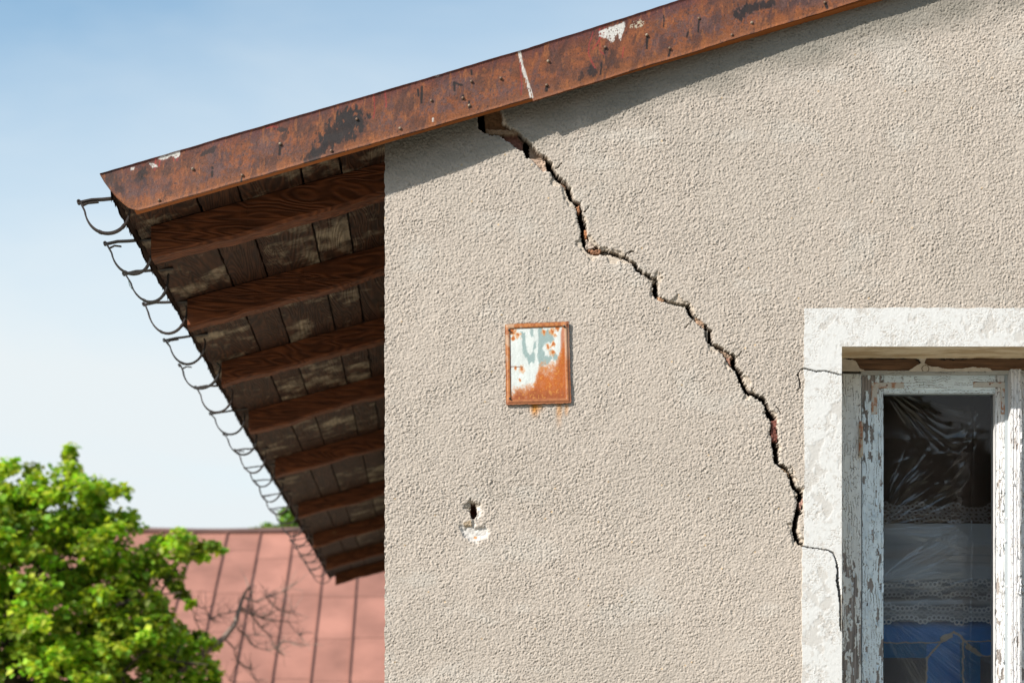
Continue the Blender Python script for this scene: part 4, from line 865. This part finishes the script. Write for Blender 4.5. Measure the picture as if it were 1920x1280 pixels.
# ------------------------------------------------------------------ rusty enamel plate
def plate():
    T = thing('metal_plate', P(1009, 757, -0.004), 'small rusted white enamel plate nailed to the stucco wall', 'plate')
    C4 = [(947, 607.5), (1066.5, 602.5), (1071, 755), (949, 758.5)]
    u = np.linspace(0, 1, 150); v = np.linspace(0, 1, 190); U, V = np.meshgrid(u, v)
    px = (C4[0][0]*(1-U)+C4[1][0]*U)*(1-V)+(C4[3][0]*(1-U)+C4[2][0]*U)*V
    py = (C4[0][1]*(1-U)+C4[1][1]*U)*(1-V)+(C4[3][1]*(1-U)+C4[2][1]*U)*V
    px = px+(fbm(U*30, V*30, 801, 2)-0.5)*1.2*((U < .01) | (U > .99)); py = py+(fbm(U*30, V*30, 802, 2)-0.5)*1.4*((V < .01) | (V > .99))
    ex = np.minimum(U*120, (1-U)*124); ey = np.minimum(V*151, (1-V)*151); e = np.minimum(ex, ey)      # px from the edge
    rim = sst(2.5, 4.0, e)*sst(9.5, 7.5, e)
    h = 0.0135+0.0022*rim-0.0014*sst(8, 10, e)+0.0025*(fbm(U*3, V*3, 803, 3)-0.5)+0.0006*(fbm(U*40, V*40, 804, 3)-0.5)
    h += 0.004*sst(0.85, 1.0, U)*sst(0.15, 0.0, V)
    n = fbm(px*0.07, py*0.045, 805, 5, 0.62); f = fbm(px*0.3, py*0.2, 806, 4, 0.65); st = fbm(px*0.25, py*0.03, 807, 4)
    wh = np.array([0.56, 0.59, 0.57]); rb = lin((212, 112, 40)); rd = lin((172, 92, 54)); yo = lin((244, 172, 92)); teal = lin((158, 186, 184))
    c = np.tile(wh, U.shape+(1,))*(0.80+0.2*f+0.2*st)[..., None]
    # blue-green remains of lettering, washed into vertical smears
    for poly in ([(976, 625), (984, 626), (987, 646), (990, 660), (996, 664), (1001, 655), (1003, 668), (1002, 679), (993, 681), (984, 668), (979, 650)],
                 [(1008, 615), (1018, 616), (1022, 618), (1034, 622), (1040, 640), (1034, 642), (1022, 640), (1018, 650), (1022, 664), (1032, 668), (1036, 674), (1026, 684), (1012, 688), (1008, 674), (1009, 650)],
                 [(994, 616), (1000, 616), (1000, 632), (996, 636)], [(1001, 640), (1006, 636), (1005, 652), (1000, 656)], [(1028, 655), (1040, 660), (1050, 668), (1040, 678)]):
        sd = sdf(px+(f-.5)*6, py+(st-.5)*16, poly); c = mixc(c, teal, sst(1.5, -1.5, sd)*0.85)
    # rust mass rising from the lower right
    edge = np.interp(px, [950, 968, 985, 1000, 1010, 1018, 1035, 1045, 1056, 1064, 1072], [735, 736, 730, 722, 700, 697, 692, 682, 650, 620, 610])
    m = sst(-16, 12, (py-edge)+(n-0.5)*34+(f-0.5)*22)
    c = mixc(c, yo, sst(-18, 0, (py-edge)+(n-0.5)*34+(f-0.5)*26)*0.6); m = m*(0.75+0.5*f); c = mixc(c, rb, m); c = mixc(c, rd, m*sst(715, 745, py+(n-.5)*30)*0.85)
    c = mixc(c, yo, m*sst(0.55, 0.7, f)*0.55)
    c = mixc(c, rb, sst(1048, 1054, px)*sst(1064, 1056, px)*sst(0.38, 0.55, st)*0.85)
    for (x, y, r) in ((960, 618, 11), (1020, 622, 5), (1035, 620, 6), (1040, 628, 4), (1028, 651, 5), (1036, 660, 6), (1037, 645, 5), (979, 692, 6), (971, 628, 6), (962, 634, 5), (975, 712, 3), (966, 690, 4), (1060, 606, 10), (1045, 615, 6)):
        d = ell(px, py, x, y, r, r*1.25)+(f-.5)*1.6; c = mixc(c, yo, sst(1.2, 0.5, d)*0.8); c = mixc(c, rb, sst(0.6, 0.3, d)*0.9)
    c = mixc(c, lin((150, 84, 50)), sst(1.6, .4, ldist(px, py+(f-.5)*2, [(954, 687), (980, 688)]))*0.8)
    # rim rust
    rm = sst(10.5, 8.5, e+(f-.5)*4); tp = (V < 0.5) & (ey < ex)
    cr = mixc(np.tile(lin((205, 132, 74)), U.shape+(1,)), lin((150, 70, 40)), sst(0.45, 0.62, f))
    cr = mixc(cr, lin((226, 214, 190)), sst(0.50, 0.58, fbm(px*0.05, py*0.05, 810, 3))*sst(0.55, 0.35, V)*0.8)
    cr = cr*0.5+np.array(lin((205, 132, 74)))*0.5
    cr = mixc(cr, lin((110, 56, 50)), ((U > 0.93) & (ex < 5))*0.55)
    cr = mixc(cr, lin((186, 118, 84)), sst(0.93, 0.97, V)*0.7)
    c = mixc(c, cr, rm); c = mixc(c, lin((130, 62, 30)), sst(1.3, .2, np.abs(e-9.2))*0.6)
    k = S*(D-h)/D; X = (px-CX)*k; Z = EYE+(HY-py)*k
    a = Acc(); a.grid(X, -h, Z, c, flip=True); a.grid(X, -h+0.0016, Z, lin((90, 50, 30)))
    for sl_ in ((slice(None), 0), (slice(None), -1), (0, slice(None)), (-1, slice(None))):
        a.grid(np.stack([X[sl_]]*2), np.stack([-h[sl_], -h[sl_]+0.006]), np.stack([Z[sl_]]*2), np.stack([c[sl_]*0.8]*2))
    a.build('panel', M_ENAMEL, T, smooth=True)
    for (x, y) in ((954.5, 619), (1058, 612), (956, 747)):
        q = P(x, y, -0.016); n_ = Acc(); n_.tube([(q[0], -0.004, q[2]), (q[0], -0.0195, q[2]), (q[0], -0.0215, q[2])], [0.0028, 0.0040, 0.002], np.array([0.03, 0.02, 0.018]), 8); n_.build('nail', M_IRON, T)
plate()

# ------------------------------------------------------------------ neighbour's house with red sheet roof
def neighbour():
    T = thing('red_roofed_house', (-4, 21, 0), 'distant low house with faded red sheet metal roof behind the leafy tree', 'house')
    YR, ZR, m = 22.0, EYE+3.75, 0.70; YE = 17.4; L, Rr = -14.0, 5.0
    a = Acc(); red = np.array([0.30, 0.140, 0.105]); sx = -2.91; sp_ = 0.579
    cols = []; x = sx-19*sp_
    def pt(x, y, up=0.0): return (x, y-up*0.57, ZR-m*(YR-y)+up*0.82)
    rng = np.random.RandomState(4)
    while x < Rr:
        x1 = x+sp_; cuts = [YE]+sorted(list(YE+rng.uniform(0.4, 0.9)+np.arange(5)*1.05+rng.uniform(-.1, .1, 5)))
        cuts = [q for q in cuts if q < YR-0.2]+[YR]
        for q in range(len(cuts)-1):
            tone = red*(0.90+0.18*rng.rand()); y0, y1 = cuts[q]+0.012, cuts[q+1]
            a.raw([pt(x+.012, y0, .006), pt(x1-.012, y0, .006), pt(x1-.012, y1), pt(x+.012, y1)], [(0, 1, 2, 3)], tone)
            a.raw([pt(x+.012, y0-.014, -.004), pt(x1-.012, y0-.014, -.004), pt(x1-.012, y0, .006), pt(x+.012, y0, .006)], [(0, 1, 2, 3)], tone*0.6)
        # standing seam
        A, B = pt(x-.014, YE), pt(x-.014, YR); hh = .035
        V = [pt(x-.016, YE), pt(x+.016, YE), pt(x+.012, YE, hh), pt(x-.012, YE, hh), pt(x-.016, YR), pt(x+.016, YR), pt(x+.012, YR, hh), pt(x-.012, YR, hh)]
        a.raw(V, [(0, 1, 2, 3), (0, 3, 7, 4), (3, 2, 6, 7), (2, 1, 5, 6)], red*0.66)
        x = x1
    a.raw([(L, YR, ZR), (Rr, YR, ZR), (Rr, YR+5, ZR-3.5), (L, YR+5, ZR-3.5)], [(0, 1, 2, 3)], red)
    a.raw([(L, YE, ZR-m*(YR-YE)-.05), (Rr, YE, ZR-m*(YR-YE)-.05), (Rr, YR, ZR-.05), (L, YR, ZR-.05)], [(0, 1, 2, 3)], red*.5)
    a.build('roof', M_REDROOF, T)
    r = Acc(); pts = [(x, YR, ZR+0.03+0.012*math.sin(x*2.1)) for x in np.arange(L, Rr, 0.5)]; r.tube(pts, 0.055, np.array([0.13, 0.075, 0.065]), 8); r.build('ridge_cap', M_REDROOF, T, smooth=True)
    w_ = Acc(); ze = ZR-m*(YR-YE)-0.08
    w_.box(L+0.3, Rr-0.3, YE+0.4, YR+4.4, 0-0.1, ze+0.1, np.array([0.5, 0.46, 0.4]))
    for x in (L+0.3, Rr-0.5): w_.raw([(x, YE+.4, ze), (x, YR+4.4, ze), (x, YR+.2, ZR-.15), (x, YR-.2, ZR-.15)], [(0, 1, 2, 3)], np.array([0.5, 0.46, 0.4]))
    w_.build('wall', M_PLAIN, T)
neighbour()

# ------------------------------------------------------------------ trees
def leaf_mat(name, c1, c2):
    m, t, o = newmat(name); a = nd(t, 'ShaderNodeAttribute'); a.attribute_name = 'Col'
    d = nd(t, 'ShaderNodeBsdfPrincipled'); d.inputs['Roughness'].default_value = 0.5; d.inputs['Specular IOR Level'].default_value = 0.3; tr = nd(t, 'ShaderNodeBsdfTranslucent')
    hs = nd(t, 'ShaderNodeMix', data_type='RGBA'); hs.blend_type = 'MULTIPLY'; hs.inputs[0].default_value = 1; hs.inputs[7].default_value = (1.5, 1.55, 0.6, 1)
    t.links.new(a.outputs['Color'], hs.inputs[6]); t.links.new(a.outputs['Color'], d.inputs['Base Color']); t.links.new(hs.outputs[2], tr.inputs[0])
    mi = nd(t, 'ShaderNodeMixShader'); mi.inputs[0].default_value = 0.42; t.links.new(d.outputs[0], mi.inputs[1]); t.links.new(tr.outputs[0], mi.inputs[2]); t.links.new(mi.outputs[0], o.inputs[0])
    return m
M_LEAF = leaf_mat('leaves', 0, 0)
def leaves(centres, radii, counts, size, seed, base=(0.10, 0.20, 0.022)):
    rng = np.random.RandomState(seed); V = []; Cc = []
    N = int(sum(counts)); C = np.repeat(np.asarray(centres), counts, 0); Rr = np.repeat(np.asarray(radii), counts)[:, None]
    tone = np.repeat(rng.uniform(0.45, 1.35, len(counts)), counts)
    g = rng.normal(size=(N, 3)); g /= np.linalg.norm(g, axis=1, keepdims=True); g *= (rng.rand(N, 1)**0.5)
    g[:, 2] *= 0.62; p = C+g*Rr
    az = rng.uniform(0, 2*math.pi, N); droop = rng.normal(-0.55, 0.35, N); s = size*rng.uniform(0.65, 1.25, N)
    d = np.stack([np.cos(az)*np.cos(droop), np.sin(az)*np.cos(droop), np.sin(droop)], 1)          # leaf axis
    side = np.cross(d, [0, 0, 1.0]); side /= np.linalg.norm(side, axis=1, keepdims=True)
    ro = rng.normal(0, 0.45, N)[:, None]; up = np.cross(side, d); side = side*np.cos(ro)+up*np.sin(ro); up = np.cross(side, d)
    s = s[:, None]
    q0 = p; q1 = p+d*s*0.45+side*s*0.48+up*s*0.10; q2 = p+d*s*1.05; q3 = p+d*s*0.45-side*s*0.48+up*s*0.10
    q4 = p+d*s*0.5-up*s*0.06
    V = np.stack([q0, q1, q2, q3, q4], 1).reshape(-1, 3); i = np.arange(N)*5
    F = np.concatenate([np.stack([i, i+1, i+2, i+4], 1), np.stack([i, i+4, i+2, i+3], 1)])
    col = np.array(base)[None]*(rng.uniform(0.7, 1.3, (N, 1))*tone[:, None]); col[:, 0] *= rng.uniform(0.7, 1.45, N)
    return V, F, np.repeat(col, 5, 0)
def limb(a, p0, p1, r0, r1, rng, c, n=8, wob=0.06):
    p0 = np.array(p0); p1 = np.array(p1); L = np.linalg.norm(p1-p0); pts = []
    for t in np.linspace(0, 1, n): pts.append(tuple(p0+(p1-p0)*t+(rng.rand(3)-.5)*L*wob*math.sin(math.pi*t)*2))
    a.tube(pts, list(np.linspace(r0, r1, n)), c, 6); return pts
def tree():
    YT = 13.0
    def Q(px, py, dy=0): return np.array(P(px, py, YT+dy))
    base = Q(10, 1400); base[2] = 0
    T = thing('leafy_tree', tuple(base), 'bright green leafy tree at the lower left in front of the red roof', 'tree')
    rng = np.random.RandomState(11); k = S*(D+YT)/D
    blobs = [(20, 1090, 190), (120, 1120, 175), (-170, 1080, 230), (230, 1230, 140), (90, 985, 105), (175, 1010, 75), (15, 950, 70), (60, 1320, 280), (230, 1380, 160), (-140, 1330, 280), (200, 945, 42), (210, 1090, 80), (-60, 960, 90), (290, 1300, 90)]
    cen, rad, cnt = [], [], []
    for (x, y, r) in blobs:
        n = int(23*(r/100)**2)+4
        for _ in range(n):
            g = rng.normal(size=3); g /= np.linalg.norm(g); rr = (rng.rand()**0.30)*r*k
            c = Q(x, y)+g*rr*np.array([0.95, 1.0, 0.95]); cen.append(c); rad.append(rng.uniform(0.10, 0.27)); cnt.append(int(rng.uniform(35, 100)))
    trunkend = Q(20, 1180)
    sprays = [(133, 838, .07, 40), (131, 852, .09, 60), (134, 872, .11, 70), (140, 895, .14, 80), (20, 868, .12, 60), (60, 878, .12, 60), (5, 880, .12, 60), (70, 900, .15, 80), (150, 905, .2, 90), (178, 905, .14, 60), (205, 915, .15, 80), (228, 918, .12, 60), (240, 965, .14, 70), (252, 985, .12, 50), (218, 985, .15, 70),
              (300, 1010, .12, 60), (325, 1018, .15, 90), (345, 1004, .11, 60), (352, 1030, .14, 90), (370, 1020, .12, 70), (380, 1040, .10, 50), (398, 1018, .08, 45), (412, 1028, .07, 40), (285, 1030, .16, 90), (265, 1050, .2, 100), (300, 1060, .18, 90), (322, 1075, .15, 80), (335, 1095, .12, 60), (345, 1115, .10, 45), (356, 1128, .07, 35), (280, 1120, .2, 100), (300, 1145, .14, 70), (305, 1155, .08, 40),
              (370, 1190, .13, 70), (385, 1200, .1, 60), (400, 1208, .08, 50), (355, 1215, .15, 90), (330, 1230, .2, 120), (300, 1215, .18, 100), (385, 1240, .15, 80), (400, 1262, .12, 70), (360, 1255, .2, 120), (395, 1280, .15, 80), (340, 1285, .25, 150), (270, 1190, .2, 100), (335, 990, .05, 20), (338, 1040, .12, 60)]
    for (x, y, r, n) in sprays: cen.append(Q(x, y, rng.uniform(-.4, .4))); rad.append(r*1.15); cnt.append(int(n*1.0))
    V, F, C = leaves(cen, rad, cnt, 0.088, 5, base=(0.27, 0.41, 0.035))
    a = Acc(); a.raw(V, F, C); a.build('crown', M_LEAF, T)
    b = Acc(); bc = np.array([0.10, 0.08, 0.06]); limb(b, base, trunkend, 0.16, 0.08, rng, bc, 10, 0.03); b.build('trunk', M_BARK, T, smooth=True)
    b = Acc(); bc = bc*0.6
    for e in [(133, 890), (20, 940), (90, 960), (225, 950), (240, 1010), (385, 1030), (340, 1110), (300, 1160), (-150, 980), (-250, 1150), (390, 1245), (250, 1300), (150, 1060)]:
        st = Q(20+rng.uniform(-10, 10), 1240+rng.uniform(-50, 60)); pts = limb(b, st, Q(e[0], e[1], rng.uniform(-.5, .5)), 0.040, 0.008, rng, bc, 9, 0.16)
        for q in range(5):
            p = np.array(pts[rng.randint(3, 8)]); limb(b, p, p+rng.normal(0, 0.17, 3), 0.018, 0.005, rng, bc, 5, 0.1)
    b.build('limb', M_BARK, T, smooth=True)
    # dead bough in front of the red roof
    d = Acc(); dc = np.array([0.20, 0.15, 0.125])
    main = [(330, 1262), (385, 1222), (420, 1195), (440, 1170), (449, 1140), (456, 1118), (466, 1100)]
    d.tube([Q(x, y, 0.1*i) for i, (x, y) in enumerate(main)], [.045, .040, .036, .032, .027, .02, .012], dc, 6)
    br = [((449, 1140), [(470, 1150), (490, 1158), (505, 1150), (520, 1142)]), ((445, 1178), [(460, 1190), (478, 1212), (500, 1218), (517, 1216)]), ((456, 1118), [(480, 1128), (500, 1118), (530, 1108), (545, 1100)]), ((449, 1143), [(430, 1148), (408, 1152), (395, 1160)]),
          ((470, 1150), [(488, 1175), (505, 1190), (514, 1212)]), ((420, 1195), [(440, 1215), (446, 1240), (430, 1275)]), ((466, 1100), [(472, 1112), (474, 1150), (478, 1190)]), ((385, 1222), [(380, 1190), (365, 1160), (368, 1150)]), ((500, 1118), [(512, 1135), (530, 1146), (550, 1150)]), ((517, 1216), [(530, 1200), (548, 1205), (570, 1210)]),
          ((490, 1158), [(510, 1162), (540, 1165), (560, 1190)]), ((446, 1240), [(470, 1255), (480, 1275)]), ((395, 1160), [(385, 1140), (370, 1135)])]
    for (s0, pts) in br:
        allp = [s0]+pts; n = len(allp); d.tube([Q(x, y, 0.5+rng.uniform(-.15, .15)*(i > 0)) for i, (x, y) in enumerate(allp)], list(np.linspace(0.012, 0.004, n)), dc, 5)
        for i in range(n):
            for _ in range(5):
                x, y = allp[i]; an = rng.uniform(-2.6, 0.9); L = rng.uniform(14, 42)
                x1, y1 = x+L*math.cos(an)*.5, y+L*math.sin(an)*.5; x2, y2 = x1+L*.5*math.cos(an+rng.uniform(-.7, .7)), y1+L*.5*math.sin(an+rng.uniform(-.7, .7))
                d.tube([Q(x, y, .5), Q(x1, y1, .5+rng.uniform(-.2, .2)), Q(x2, y2, .5+rng.uniform(-.3, .3))], [.0045, .0035, .002], dc*1.3, 4)
    d.build('dead_bough', M_BARK, T, smooth=True, label='bare grey dead bough reaching across the red roof')
tree()
def far_tree(px, tips, label, seed):
    YT = 30.0; base = list(P(px, 1400, YT)); base[2] = 0; T = thing('far_tree', tuple(base), label, 'tree', 'treetops behind the red roof'); rng = np.random.RandomState(seed)
    cen = []; rad = []; cnt = []
    for (x, y, r) in tips:
        for _ in range(5): cen.append(np.array(P(x+rng.uniform(-8, 8), y+rng.uniform(-5, 9), YT+rng.uniform(-.4, .4)))); rad.append(r); cnt.append(40)
    c0 = np.array(P(px, 1120, YT))
    for _ in range(60):
        g = rng.normal(size=3); g /= np.linalg.norm(g); cen.append(c0+g*np.array([1.0, 1.0, 1.1])*rng.rand()**.4); rad.append(.4); cnt.append(60)
    V, F, C = leaves(cen, rad, cnt, 0.13, seed, base=(0.14, 0.24, 0.05)); a = Acc(); a.raw(V, F, C); a.build('crown', M_LEAF, T)
    b = Acc(); limb(b, base, c0, .15, .07, rng, np.array([.1, .08, .06])); b.build('trunk', M_BARK, T, smooth=True)
def hedge():  # added out of view behind the camera so the glass mirrors something dark
    base = (9.0, -17.0, 0.0); T = thing('added_reflection_hedge', base, 'unseen dark hedge added to give the window pane a dark reflection', 'hedge')
    rng = np.random.RandomState(31); cen = []; rad = []; cnt = []
    for _ in range(520):
        x = rng.uniform(-6, 26); cen.append((x, -17+rng.uniform(0, 1.1), rng.uniform(0.4, 6.7+0.7*math.sin(x*1.3)))); rad.append(0.75); cnt.append(48)
    V, F, C = leaves(cen, rad, cnt, 0.26, 32, base=(0.035, 0.05, 0.018)); a = Acc(); a.raw(V, F, C)
    xs = np.linspace(-6.2, 26.2, 90); zs = np.linspace(0, 1, 30); X, W_ = np.meshgrid(xs, zs); top = 6.5+0.7*np.sin(X*1.3); Z = W_*top
    a.grid(X, -17.0+0.5*fbm(X*1.2, Z*1.2, 33, 3), Z, np.array([0.02, 0.025, 0.012]), flip=True); a.grid(X, -18.6-0.5*fbm(X*1.2, Z*1.2, 34, 3), Z, np.array([0.02, 0.025, 0.012]))
    a.build('foliage', M_LEAF, T)
hedge()
far_tree(555, [(548, 972, .28), (560, 985, .35), (542, 985, .2), (575, 990, .3), (538, 962, .12), (565, 968, .15)], 'pale green treetop peeping over the red ridge right under the eave', 81)
far_tree(497, [(490, 996, .18), (505, 994, .2), (482, 997, .14), (514, 995, .15)], 'small low treetop just above the red ridge, left of the taller one', 82)
